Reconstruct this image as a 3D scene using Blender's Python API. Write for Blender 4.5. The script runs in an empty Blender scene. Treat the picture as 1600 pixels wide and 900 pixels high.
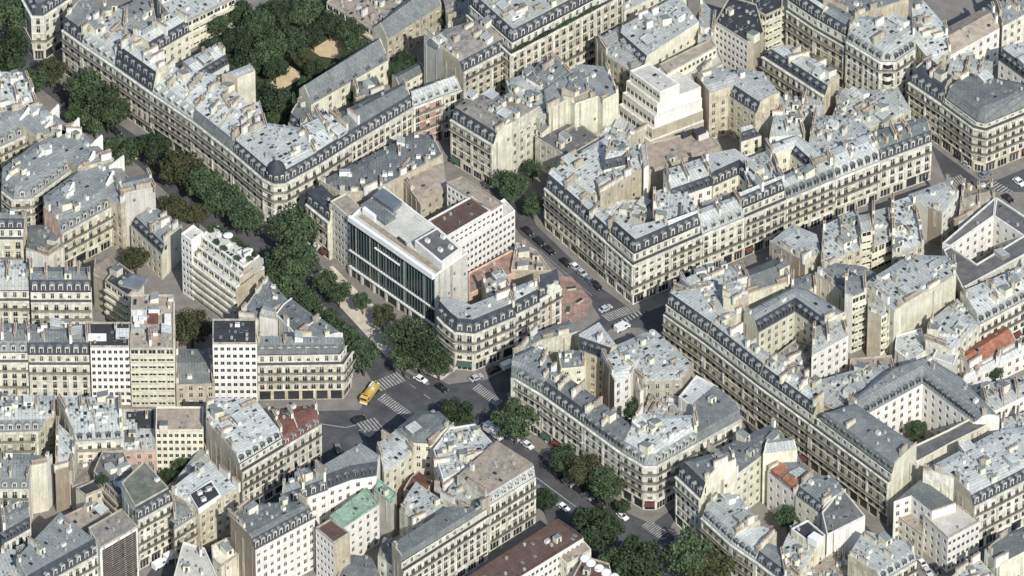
import bpy, math, random
from mathutils import Vector
random.seed(7)
R = random.Random(11)
scene = bpy.context.scene
COL = scene.collection

# ------------------------------------------------------------------ camera, sky, sun
PITCH = math.radians(40.0); DIST = 3000.0; PPM = 5.3
SP, CP = math.sin(PITCH), math.cos(PITCH)
cd = bpy.data.cameras.new('camera'); cam = bpy.data.objects.new('camera', cd); COL.objects.link(cam)
cam.location = (0, -DIST*CP, DIST*SP)
cam.rotation_euler = (math.pi/2 - PITCH, 0, 0)
cd.sensor_width = 36.0; cd.lens = 36.0*DIST*PPM/1600.0
cd.clip_start = 10.0; cd.clip_end = 12000.0
scene.camera = cam

SUN_AZ = Vector((0.33, -0.944)).normalized(); SUN_EL = math.radians(41)
w = bpy.data.worlds.new('World'); scene.world = w; w.use_nodes = True
nt = w.node_tree; bg = nt.nodes['Background']
sky = nt.nodes.new('ShaderNodeTexSky'); sky.sky_type = 'NISHITA'; sky.sun_disc = False
sky.sun_elevation = SUN_EL; sky.sun_rotation = math.atan2(SUN_AZ.x, SUN_AZ.y)
nt.links.new(sky.outputs[0], bg.inputs[0]); bg.inputs[1].default_value = 0.15
sl = bpy.data.lights.new('sun', 'SUN'); sl.energy = 4.5; sl.angle = math.radians(0.5); sl.color = (1.0, 0.966, 0.905)
so = bpy.data.objects.new('sun', sl); COL.objects.link(so)
sv = Vector((SUN_AZ.x*math.cos(SUN_EL), SUN_AZ.y*math.cos(SUN_EL), math.sin(SUN_EL)))
so.rotation_euler = sv.to_track_quat('Z', 'Y').to_euler(); so.location = (0, 0, 400)
vs = scene.view_settings
vs.view_transform = 'Standard'; vs.look = 'None'; vs.exposure = 0.08; vs.gamma = 1.0; vs.use_curve_mapping = False

# ------------------------------------------------------------------ pixel of the photograph -> place in the world
FPX = DIST*PPM
def P(px, py, z=0.0):
    u, v = (px-800.0)/FPX, (450.0-py)/FPX
    d = Vector((u, CP + v*SP, -SP + v*CP))
    t = (z - cam.location.z)/d.z
    p = Vector(cam.location) + d*t
    return Vector((p.x, p.y))

# ------------------------------------------------------------------ materials
MATS = {}
def mat(name, col, rough=0.85, var=0.25, scale=0.35, fine=0.12, streak=0.0, rnd=0.10, metal=0.0, tint=None, spec=0.3, sheet=None):
    m = bpy.data.materials.new(name); m.use_nodes = True
    n, l = m.node_tree.nodes, m.node_tree.links
    b = n['Principled BSDF']; b.inputs['Roughness'].default_value = rough; b.inputs['Metallic'].default_value = metal
    b.inputs['Specular IOR Level'].default_value = spec
    tc = n.new('ShaderNodeTexCoord'); oi = n.new('ShaderNodeObjectInfo')
    off = n.new('ShaderNodeVectorMath'); off.operation = 'MULTIPLY_ADD'
    rv = n.new('ShaderNodeCombineXYZ')
    for i in range(3): l.new(oi.outputs['Random'], rv.inputs[i])
    off.inputs[1].default_value = (90, 70, 50)
    l.new(rv.outputs[0], off.inputs[0]); l.new(tc.outputs['Object'], off.inputs[2])
    def noise(sc, detail, vec):
        t = n.new('ShaderNodeTexNoise'); t.inputs['Scale'].default_value = sc; t.inputs['Detail'].default_value = detail
        t.inputs['Roughness'].default_value = 0.6
        l.new(vec, t.inputs['Vector']); return t.outputs['Fac']
    def rng(fac, lo, hi, a, c):
        r = n.new('ShaderNodeMapRange'); l.new(fac, r.inputs[0])
        r.inputs[1].default_value = lo; r.inputs[2].default_value = hi; r.inputs[3].default_value = a; r.inputs[4].default_value = c
        return r.outputs[0]
    def mul(a, c):
        x = n.new('ShaderNodeMath'); x.operation = 'MULTIPLY'; l.new(a, x.inputs[0]); l.new(c, x.inputs[1]); return x.outputs[0]
    f = rng(noise(scale, 4, off.outputs[0]), 0.32, 0.68, 1-var, 1+var*0.6)
    f = mul(f, rng(noise(scale*9, 3, off.outputs[0]), 0.3, 0.7, 1-fine, 1+fine))
    f = mul(f, rng(oi.outputs['Random'], 0, 1, 1-rnd, 1+rnd))
    if streak:
        mp = n.new('ShaderNodeMapping'); mp.inputs['Scale'].default_value = (1.3, 1.3, 0.09); l.new(off.outputs[0], mp.inputs[0])
        f = mul(f, rng(noise(1.0, 3, mp.outputs[0]), 0.35, 0.62, 1-streak, 1.05))
    if sheet:
        sw,sh,amt,gap = sheet
        bk = n.new('ShaderNodeTexBrick'); bk.inputs['Scale'].default_value = 1.0; bk.offset = 0.37
        bk.inputs['Color1'].default_value = (1-amt,)*3+(1,); bk.inputs['Color2'].default_value = (1+amt*.7,)*3+(1,); bk.inputs['Mortar'].default_value = (1-gap,)*3+(1,)
        bk.inputs['Brick Width'].default_value = sw; bk.inputs['Row Height'].default_value = sh; bk.inputs['Mortar Size'].default_value = min(.09,sh*.12); bk.inputs['Bias'].default_value = 0.0
        mp2 = n.new('ShaderNodeMapping'); mp2.inputs['Rotation'].default_value = (0,0,math.pi/2); l.new(tc.outputs['Object'], mp2.inputs[0])
        l.new(mp2.outputs[0], bk.inputs['Vector']); f = mul(f, bk.outputs['Color'])
    mx = n.new('ShaderNodeVectorMath'); mx.operation = 'SCALE'
    l.new(f, mx.inputs['Scale'])
    if tint:
        mm = n.new('ShaderNodeMix'); mm.data_type = 'RGBA'
        mm.inputs['A'].default_value = (*col, 1); mm.inputs['B'].default_value = (*tint, 1)
        l.new(rng(noise(scale*1.7, 3, off.outputs[0]), 0.42, 0.62, 0, 1), mm.inputs['Factor'])
        l.new(mm.outputs['Result'], mx.inputs[0])
    else:
        mx.inputs[0].default_value = col
    l.new(mx.outputs[0], b.inputs['Base Color'])
    MATS[name] = m
    return m
def S(r, g, b):
    f = lambda c: (c/255/12.92) if c/255 <= 0.04045 else ((c/255+0.055)/1.055)**2.4
    return (f(r), f(g), f(b))
mat('limestone', S(209,207,190), streak=0.26, tint=S(190,186,166), rnd=0.16)
mat('pale_limestone', S(220,219,205), streak=0.22, tint=S(200,197,178), rnd=0.12)
mat('ochre_stone', S(200,194,172), streak=0.26, tint=S(182,173,148), rnd=0.16)
mat('grey_stone', S(178,171,156), streak=0.25)
mat('white_paint', S(222,220,212), streak=0.14, var=0.12, fine=0.08)
mat('cream_plaster', S(214,212,193), streak=0.15, var=0.14, scale=0.2, fine=0.1, tint=S(203,199,178), rnd=.14)
mat('tan_plaster', S(178,172,153), streak=0.16, var=0.16, scale=0.2, fine=0.12, tint=S(168,159,138), rnd=.12)  # tan render; also serves as painted shading on the cream tower
mat('brown_plaster', S(150,139,122), streak=0.18, var=0.18, scale=0.2, fine=0.12)  # brown render; also laid on some walls in place of shade
mat('grey_plaster', S(192,190,181), streak=0.12, var=0.12, scale=0.2, fine=0.1, tint=S(182,180,170))
mat('pink_plaster', S(204,178,160), streak=0.15)
mat('brick', S(176,148,134), streak=0.2)
mat('zinc', S(164,167,162), rough=0.65, var=0.10, scale=0.2, fine=0.10, rnd=0.16, tint=S(172,174,169), spec=0.3, sheet=(2.6,1.0,.10,.38))
mat('pale_zinc', S(188,191,186), rough=0.65, var=0.10, scale=0.2, fine=0.10, rnd=0.16, tint=S(176,179,175), spec=0.3, sheet=(2.8,1.0,.09,.36))
mat('grey_zinc', S(132,136,134), rough=0.65, var=0.12, scale=0.2, fine=0.10, rnd=0.14, tint=S(122,126,125), spec=0.3, sheet=(2.4,1.0,.12,.34))
mat('slate_grey', S(110,114,114), rough=0.75, var=0.14, scale=0.22, fine=0.12, rnd=0.16, tint=S(122,126,123), spec=0.2, sheet=(1.6,.9,.12,.28))
mat('slate', S(64,67,73), rough=0.75, var=0.35, scale=0.4, fine=0.2)
mat('bitumen', S(58,59,62), rough=0.9, var=0.3, scale=0.3)
mat('dark_deck', S(96,97,98), rough=0.9, var=0.25, scale=0.3, tint=S(110,108,104))
mat('gravel_roof', S(158,147,132), rough=0.95, var=0.2, fine=0.16, tint=S(142,132,118))
mat('brown_roof', S(98,80,72), rough=0.9, var=0.22, fine=0.18, sheet=(.5,.45,.2,.35))
mat('red_tile', S(114,80,70), rough=0.85, var=0.3, fine=0.22, tint=S(104,74,68), sheet=(.5,.45,.2,.35))
mat('orange_tile', S(166,116,94), rough=0.85, var=0.3, fine=0.25, tint=S(152,102,80), sheet=(.5,.45,.2,.35))
mat('copper_green', S(152,176,152), rough=0.75, var=0.25, fine=0.18, tint=S(132,160,138), sheet=(2.6,.9,.12,.3))
mat('olive_roof', S(100,104,94), rough=0.9, var=0.25, tint=S(116,116,106))
mat('terracotta', S(128,96,80), rough=0.9, var=0.2)
mat('red_paving', S(158,130,118), rough=0.95, var=0.3, fine=0.16, tint=S(142,122,112), sheet=(1.2,1.2,.12,.2))
mat('grey_gravel', S(142,137,129), rough=0.95, var=0.25, fine=0.2, tint=S(124,120,114))
mat('louvre', S(74,68,64), var=0.3)
mat('fin_teal', S(84,100,99), rough=0.4, var=0.1)
mat('glass_dark', (0.035,0.04,0.045), rough=0.12, var=0.5, spec=0.5, rnd=0.5)
mat('glass_green', (0.022,0.034,0.034), rough=0.06, var=0.5, scale=0.15, spec=0.5, rnd=0.4)
mat('glass_pale', S(102,110,116), rough=0.15, var=0.2, spec=0.6)
mat('blind', S(205,200,186), var=0.1, rnd=0.2)
mat('window_paint', S(205,202,192), var=0.1)
mat('iron', (0.035,0.036,0.038), rough=0.6, var=0.1)
mat('white_metal', S(226,226,222), rough=0.5, var=0.08)
mat('asphalt', S(84,84,86), rough=0.95, var=0.25, scale=0.12, fine=0.12, tint=S(74,75,78), rnd=0)
mat('pavement', S(126,122,116), rough=0.95, var=0.18, scale=0.3, fine=0.15, rnd=0)
mat('court_ground', S(140,132,120), rough=0.95, var=0.25, scale=0.3, fine=0.2, rnd=0)
mat('pale_plaza', S(196,188,172), rough=0.95, var=0.25, scale=0.35, fine=0.2, rnd=0)
mat('sand', S(202,184,148), rough=1, var=0.15, fine=0.08)
mat('lawn', (0.06,0.068,0.034), rough=1, var=0.4, scale=0.3, fine=0.3)
mat('road_paint', S(160,159,154), rough=0.95, var=0.4, fine=0.35, scale=0.8)
mat('leaf', (0.068,0.106,0.042), rough=0.75, var=0.55, scale=3.0, fine=0.35, rnd=0.38, spec=0.15, tint=(0.055,0.078,0.05))
mat('leaf_dark', (0.046,0.076,0.042), rough=0.75, var=0.55, scale=3.0, fine=0.35, rnd=0.3, spec=0.15, tint=(0.06,0.085,0.04))
mat('leaf_olive', (0.080,0.078,0.040), rough=0.8, var=0.5, scale=3.0, fine=0.35, rnd=0.15, tint=(0.06,0.075,0.034), spec=0.15)
mat('bark', (0.09,0.07,0.05), var=0.3)
mat('rubber', (0.02,0.02,0.02), rough=0.9)
mat('awning_red', S(96,58,56), var=.1)
mat('awning_green', S(58,84,74), var=.1)
mat('car_white', S(225,226,226), rough=0.25, var=0.03, spec=0.5)
mat('car_black', (0.02,0.021,0.024), rough=0.25, var=0.03, spec=0.5)
mat('car_grey', S(120,124,128), rough=0.25, var=0.03, spec=0.5)
mat('car_silver', S(180,183,186), rough=0.25, var=0.03, spec=0.5)
mat('car_red', S(120,30,28), rough=0.25, var=0.03, spec=0.5)
mat('truck_yellow', S(200,174,88), rough=0.4, var=0.1, spec=0.5)

# ------------------------------------------------------------------ mesh collector
class MB:
    def __init__(s): s.v=[]; s.f=[]; s.m=[]; s.mats=[]
    def mi(s, name):
        if name not in s.mats: s.mats.append(name)
        return s.mats.index(name)
    def face(s, pts, m):
        i=len(s.v); s.v += [tuple(p) for p in pts]; s.f.append(tuple(range(i,i+len(pts)))); s.m.append(s.mi(m))
    def prism(s, base, z0, z1, m, mtop=None, bottom=True):
        n=len(base)
        zt = z1 if isinstance(z1,(list,tuple)) else [z1]*n
        zb = z0 if isinstance(z0,(list,tuple)) else [z0]*n
        for i in range(n):
            j=(i+1)%n; a,b=base[i],base[j]
            s.face([(a[0],a[1],zb[i]),(b[0],b[1],zb[j]),(b[0],b[1],zt[j]),(a[0],a[1],zt[i])], m)
        s.face([(base[i][0],base[i][1],zt[i]) for i in range(n)], mtop or m)
        if bottom: s.face([(base[i][0],base[i][1],zb[i]) for i in range(n-1,-1,-1)], m)
    def box(s, x0,x1,y0,y1,z0,z1,m,mtop=None):
        s.prism([(x0,y0),(x1,y0),(x1,y1),(x0,y1)], z0, z1, m, mtop)
    def cyl(s, x,y,z0,z1,r0,r1,m,n=8,cap=True):
        a=[(math.cos(2*math.pi*i/n),math.sin(2*math.pi*i/n)) for i in range(n)]
        for i in range(n):
            j=(i+1)%n
            s.face([(x+r0*a[i][0],y+r0*a[i][1],z0),(x+r0*a[j][0],y+r0*a[j][1],z0),(x+r1*a[j][0],y+r1*a[j][1],z1),(x+r1*a[i][0],y+r1*a[i][1],z1)],m)
        if cap: s.face([(x+r1*c,y+r1*d,z1) for c,d in a], m)
    def shift(s, ox, oy, oz=0): s.v=[(x-ox,y-oy,z-oz) for x,y,z in s.v]
    def mesh(s, name):
        me=bpy.data.meshes.new(name); me.from_pydata(s.v,[],s.f)
        for k in s.mats: me.materials.append(MATS[k])
        me.polygons.foreach_set('material_index', s.m); me.update(); return me
def link(name, data, parent=None, loc=(0,0,0), rz=0.0, scale=None):
    o=bpy.data.objects.new(name, data); COL.objects.link(o)
    if parent: o.parent=parent
    o.location=loc
    if rz: o.rotation_euler=(0,0,rz)
    if scale: o.scale=scale
    return o
def tag(o, label, cat, group=None, kind=None):
    if label: o['label']=label
    if cat: o['category']=cat
    if group: o['group']=group
    if kind: o['kind']=kind
    return o

# ------------------------------------------------------------------ shared small meshes (x along the wall, y into the building, z up; unit size)
def window_mesh(kind, rail=True):
    m=MB(); g='glass_dark'
    y=0.2
    if kind==1: # blind half down
        m.face([(-.5,y,0),(.5,y,0),(.5,y,.5),(-.5,y,.5)],g); m.face([(-.5,y-.03,.5),(.5,y-.03,.5),(.5,y-.03,1),(-.5,y-.03,1)],'blind')
    elif kind==2:
        m.face([(-.5,y,0),(.5,y,0),(.5,y,1),(-.5,y,1)],'blind')
    else:
        m.face([(-.5,y,0),(.5,y,0),(.5,y,1),(-.5,y,1)],g)
    def bar(x0,x1,z0,z1,yy=.12):
        m.face([(x0,yy,z0),(x1,yy,z0),(x1,yy,z1),(x0,yy,z1)],'window_paint')
    bar(-.5,-.41,0,1); bar(.41,.5,0,1); bar(-.41,.41,.95,1); bar(-.05,.05,0,.95,.14); bar(-.41,-.05,.64,.68); bar(.05,.41,.64,.68)
    if rail:
        for z in (0.0,.2,.38): m.face([(-.52,-.04,z),(.52,-.04,z),(.52,-.04,z+.05),(-.52,-.04,z+.05)],'iron')
        for i in range(9):
            x=-.5+i*.12; m.face([(x,-.03,0),(x+.04,-.03,0),(x+.04,-.03,.4),(x,-.03,.4)],'iron')
    return m.mesh('window')
def shop_mesh(c, awn=None):
    m=MB()
    m.face([(-.5,.25,0),(.5,.25,0),(.5,.25,1),(-.5,.25,1)],'glass_dark')
    for x in (-.5,-.2,.16,.46): m.face([(x,.2,0),(x+.04,.2,0),(x+.04,.2,.8),(x,.2,.8)],'window_paint' if c!='iron' else 'iron')
    m.box(-.5,.5,-.08,.2,.8,1,c)
    if awn:
        m.face([(-.48,-1.1,.66),(.48,-1.1,.66),(.48,-.09,.86),(-.48,-.09,.86)],awn); m.face([(-.48,-1.1,.6),(.48,-1.1,.6),(.48,-1.1,.66),(-.48,-1.1,.66)],awn)
    return m.mesh('shopfront')
def band_mesh():
    m=MB(); m.face([(-.5,.2,0),(.5,.2,0),(.5,.2,1),(-.5,.2,1)],'glass_dark')
    for x in (-.5,-.02,.46): m.face([(x,.12,0),(x+.04,.12,0),(x+.04,.12,1),(x,.12,1)],'white_metal')
    m.face([(-.46,.12,.0),(.46,.12,.0),(.46,.12,.06),(-.46,.12,.06)],'white_metal')
    return m.mesh('window')
WIN=[window_mesh(0),window_mesh(0),window_mesh(0),window_mesh(1),window_mesh(2)]
WINP=[window_mesh(0,False),window_mesh(0,False),window_mesh(1,False)]
BAND=band_mesh()
def shutter_window(col):
    me=window_mesh(0); m=MB()
    m.v=[tuple(v.co) for v in me.vertices]; m.f=[tuple(p.vertices) for p in me.polygons]; m.mats=[x.name for x in me.materials]; m.m=[p.material_index for p in me.polygons]
    for sx in (-1,1): m.box(min(sx*.52,sx*.92),max(sx*.52,sx*.92),-.09,-.03,.02,.98,col)
    return m.mesh('window')
WINS=[shutter_window('window_paint'),shutter_window('blind'),WIN[0],WIN[3]]
WINB=[WIN[3],WIN[4],WIN[0],WIN[0],WIN[3]]
RIBBON=band_mesh()
SHOP=[shop_mesh(c) for c in ('iron','brown_roof','white_paint','ochre_stone')]+[shop_mesh('iron','awning_red'),shop_mesh('brown_roof','awning_green'),shop_mesh('white_paint','blind')]
def dormer_mesh(front, cheek, roof):
    m=MB(); w=.62
    # front wall with a real opening
    m.face([(-w,0,0),(-w+.2,0,0),(-w+.2,0,1.75),(-w,0,1.75)],front); m.face([(w-.2,0,0),(w,0,0),(w,0,1.75),(w-.2,0,1.75)],front)
    m.face([(-w+.2,0,1.5),(w-.2,0,1.5),(w-.2,0,1.75),(-w+.2,0,1.75)],front)
    m.face([(-w+.2,.15,0),(w-.2,.15,0),(w-.2,.15,1.5),(-w+.2,.15,1.5)],'glass_dark')
    m.face([(-.03,.12,0),(.03,.12,0),(.03,.12,1.5),(-.03,.12,1.5)],'window_paint')
    for sx in (-1,1): m.face([(sx*w,0,0),(sx*w,2.1,0),(sx*w,2.1,1.75),(sx*w,0,1.75)],cheek)
    e=.12
    m.face([(-w-e,-e,1.75),(w+e,-e,1.75),(w+e,-e,1.83),(-w-e,-e,1.83)],roof)
    m.face([(-w-e,-e,1.83),(0,-e,2.15),(0,2.2,2.3),(-w-e,2.2,1.83)],roof); m.face([(0,-e,2.15),(w+e,-e,1.83),(w+e,2.2,1.83),(0,2.2,2.3)],roof)
    m.face([(-w-e,-e,1.83),(w+e,-e,1.83),(0,-e,2.15)],front)
    return m.mesh('dormer')
DORM={'white':dormer_mesh('window_paint','slate','grey_zinc'),'dark':dormer_mesh('slate','slate','slate_grey'),'zinc':dormer_mesh('zinc','zinc','pale_zinc'),'stone':dormer_mesh('pale_limestone','slate','zinc')}
def chimney_mesh(L, h, wallm, n):
    m=MB(); m.box(-L/2,L/2,-.35,.35,-1.2,h,wallm); m.box(-L/2-.08,L/2+.08,-.43,.43,h,h+.15,'grey_stone')
    k=max(2,int(L/.5))
    for i in range(k):
        x=-L/2+.25+i*(L-.5)/max(1,k-1); hh=R.choice((.3,.4,.6))
        m.cyl(x,0,h+.15,h+.15+hh,.15,.12,'terracotta',5)
    return m.mesh('chimney')
CHIM=[chimney_mesh(L,h,wm,0) for L in (1.4,2.2,3.2,4.6) for h,wm in ((1.6,'cream_plaster'),(2.4,'white_paint'),(1.9,'grey_stone'),(1.4,'pale_limestone'),(1.2,'brown_plaster'))]
def skylight_mesh():
    m=MB(); m.prism([(-.5,-.7),(.5,-.7),(.5,.7),(-.5,.7)],-.4,.16,'grey_zinc'); m.face([(-.42,-.62,.165),(.42,-.62,.165),(.42,.62,.165),(-.42,.62,.165)],'glass_dark'); return m.mesh('skylight')
SKY_L=skylight_mesh()
def skylight_small():
    m=MB(); m.prism([(-.35,-.5),(.35,-.5),(.35,.5),(-.35,.5)],-.4,.14,'zinc'); m.face([(-.28,-.43,.145),(.28,-.43,.145),(.28,.43,.145),(-.28,.43,.145)],'glass_pale'); return m.mesh('skylight')  # pale pane colour has the reflection painted in
SKY_S=skylight_small()
def vent_mesh(k):
    m=MB()
    if k==0: m.box(-.3,.3,-.3,.3,-.3,.7,'pale_zinc'); m.box(-.4,.4,-.4,.4,.7,.78,'zinc')
    elif k==1: m.cyl(0,0,-.3,.9,.16,.16,'grey_zinc',8); m.cyl(0,0,.9,1.1,.28,.1,'grey_zinc',8)
    elif k==2: m.box(-.7,.7,-.5,.5,-.3,1.1,'white_paint','zinc')
    else: m.box(-1.0,1.0,-.8,.8,-.3,1.9,'cream_plaster','grey_zinc'); m.face([(-.35,-.81,0),(.35,-.81,0),(.35,-.81,1.6),(-.35,-.81,1.6)],'slate')
    return m.mesh(['roof_vent','vent_pipe','ventilation_unit','roof_hatch'][k])
VENT=[vent_mesh(k) for k in range(4)]
def mast_mesh():
    m=MB(); m.cyl(0,0,-.5,2.6,.03,.03,'grey_zinc',4)
    for z in (2.0,2.3,2.6): m.box(-.5,.5,-.02,.02,z-.02,z+.02,'grey_zinc')
    return m.mesh('antenna')
MAST=mast_mesh()

def shed_mesh(w,d,h,wm,rm):
    m=MB(); m.prism([(-w,-d),(w,-d),(w,d),(-w,d)],-.5,[h,h,h+.7,h+.7],wm,rm)
    m.face([(-w*.4,-d-.01,.3),(w*.4,-d-.01,.3),(w*.4,-d-.01,h-.2),(-w*.4,-d-.01,h-.2)],'glass_dark')
    return m.mesh('roof_shed')
SHED=[shed_mesh(1.6,1.2,1.3,'white_paint','zinc'),shed_mesh(2.0,1.5,1.0,'zinc','pale_zinc'),shed_mesh(1.2,1.6,1.8,'cream_plaster','grey_zinc')]
# ------------------------------------------------------------------ plan geometry
def cross(a,b): return a[0]*b[1]-a[1]*b[0]
def area(p): return .5*sum(cross(p[i],p[(i+1)%len(p)]) for i in range(len(p)))
def inset(poly, ds):
    n=len(poly); L=[]
    for i in range(n):
        a,b=poly[i],poly[(i+1)%n]; d=(b-a).normalized(); nin=Vector((-d.y,d.x)); L.append((a+nin*ds[i],d,nin))
    out=[]
    for i in range(n):
        p,d,n1=L[i-1]; q,e,n2=L[i]; c=cross(d,e)
        if abs(c)<0.12: out.append(poly[i]+(n1*ds[i-1]+n2*ds[i])*.5); continue
        t=cross(q-p,e)/c; r=p+d*t
        if (r-poly[i]).length>max(4.0,3.2*max(abs(ds[i-1]),abs(ds[i]))): r=poly[i]+(n1*ds[i-1]+n2*ds[i])*.5
        out.append(r)
    return out
def simple(p):
    n=len(p)
    def o(a,b,c): return cross(b-a,c-a)
    for i in range(n):
        for j in range(i+1,n):
            if j==i or (j+1)%n==i or (i+1)%n==j: continue
            a,b,c,d=p[i],p[(i+1)%n],p[j],p[(j+1)%n]
            if o(a,b,c)*o(a,b,d)<0 and o(c,d,a)*o(c,d,b)<0: return False
    return True
def safe_inset(poly, ds):
    for f in (1,.75,.5,.3,.15):
        q=inset(poly,[d*f for d in ds])
        if simple(q) and area(q)>.3*area(poly) and all((poly[(i+1)%len(poly)]-poly[i]).dot(q[(i+1)%len(q)]-q[i])>0 for i in range(len(q))): return q
    return list(poly)
def inside(p, poly):
    c=False; n=len(poly)
    for i in range(n):
        a,b=poly[i],poly[i-1]
        if (a.y>p.y)!=(b.y>p.y) and p.x<(b.x-a.x)*(p.y-a.y)/(b.y-a.y)+a.x: c=not c
    return c
def edge_dist(p,a,b):
    d=(b-a); L=d.length
    return abs(cross(d,p-a))/max(L,1e-6)

# ------------------------------------------------------------------ buildings
BUILD={}
class Building:
    def __init__(s, name, label, cat, group, origin):
        s.o=bpy.data.objects.new(name,None); COL.objects.link(s.o); s.o.empty_display_size=2
        s.o.location=(origin.x,origin.y,0); s.org=origin
        s.fv=(R.uniform(.85,1.2),R.uniform(1.1,1.5),R.choice((WIN,WIN,WINS,WINB)),R.choice(((1,-1),(1,-1),(-1,),(1,),(1,2,-1),(0,2,-1),(-1,-2)))); tag(s.o,label,cat,group)
    def part(s, name, mb, parent=None, rz=0.0):
        if not mb.f: return None
        mb.shift(s.org.x,s.org.y)
        if rz:
            c_,s_=math.cos(-rz),math.sin(-rz); mb.v=[(x*c_-y*s_,x*s_+y*c_,z) for x,y,z in mb.v]
            return link(name, mb.mesh(name), parent or s.o, (0,0,0), rz)
        return link(name, mb.mesh(name), parent or s.o)
    def inst(s, name, me, p, z, rz, scale=None):
        return link(name, me, s.o, (p.x-s.org.x,p.y-s.org.y,z), rz, scale)

def facade(B, W, a, b, z0, z1, wm, floors, bays, wfac, hfac, meshes, sill, depth=.22, shop=False, start=0, name='window'):
    """wall between a and b with real openings; floors = list of (zbottom, ztop) of openings"""
    d=b-a; L=d.length; u=d/L; nin=Vector((-u.y,u.x)); rz=math.atan2(u.y,u.x)
    def pt(x,z,y=0.0): q=a+u*x+nin*y; return (q.x,q.y,z)
    step=L/bays; ww=step*wfac if wfac<1 else min(wfac,step*.72)
    xs=[(step*(i+.5)-ww/2, step*(i+.5)+ww/2) for i in range(bays)]
    px=0.0
    for x0,x1 in xs+[(L,L)]:
        W.face([pt(px,z0),pt(x0,z0),pt(x0,z1),pt(px,z1)],wm); px=x1
    for x0,x1 in xs:
        pz=z0
        for f0,f1 in floors:
            W.face([pt(x0,pz),pt(x1,pz),pt(x1,f0),pt(x0,f0)],wm); pz=f1
            W.face([pt(x0,f0),pt(x1,f0),pt(x1,f0,depth),pt(x0,f0,depth)],wm)
            W.face([pt(x0,f1,depth),pt(x1,f1,depth),pt(x1,f1),pt(x0,f1)],wm)
            W.face([pt(x0,f0),pt(x0,f0,depth),pt(x0,f1,depth),pt(x0,f1)],wm)
            W.face([pt(x1,f0,depth),pt(x1,f0),pt(x1,f1),pt(x1,f1,depth)],wm)
            q=a+u*((x0+x1)/2)
            B.inst(name, R.choice(meshes), q, f0, rz, (x1-x0,1,f1-f0))
        W.face([pt(x0,pz),pt(x1,pz),pt(x1,z1),pt(x0,z1)],wm)

def railing(B, parent, oa, ob, z, h=1.0):
    m=MB(); d=ob-oa; L=d.length
    if L<.5: return
    u=d/L; nin=Vector((-u.y,u.x))
    def bar(x0,x1,y0,y1,za,zb):
        c=[oa+u*x0+nin*y0, oa+u*x1+nin*y0, oa+u*x1+nin*y1, oa+u*x0+nin*y1]; m.prism(c,za,zb,'iron',bottom=False)
    bar(0,L,.04,.12,z+h-.1,z+h); bar(0,L,.05,.1,z+.08,z+.14); bar(0,L,.05,.1,z+h*.55,z+h*.55+.05)
    n=max(2,int(L/.24))
    for i in range(n+1):
        x=i*(L-.06)/n
        c=[oa+u*x+nin*.05, oa+u*(x+.06)+nin*.05, oa+u*(x+.06)+nin*.1, oa+u*x+nin*.1]
        for k in (0,1,3):
            p,q=c[k],c[(k+1)%4]; m.face([(p.x,p.y,z+.05),(q.x,q.y,z+.05),(q.x,q.y,z+h-.05),(p.x,p.y,z+h-.05)],'iron')
    B.part('railing', m, parent)

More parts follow.
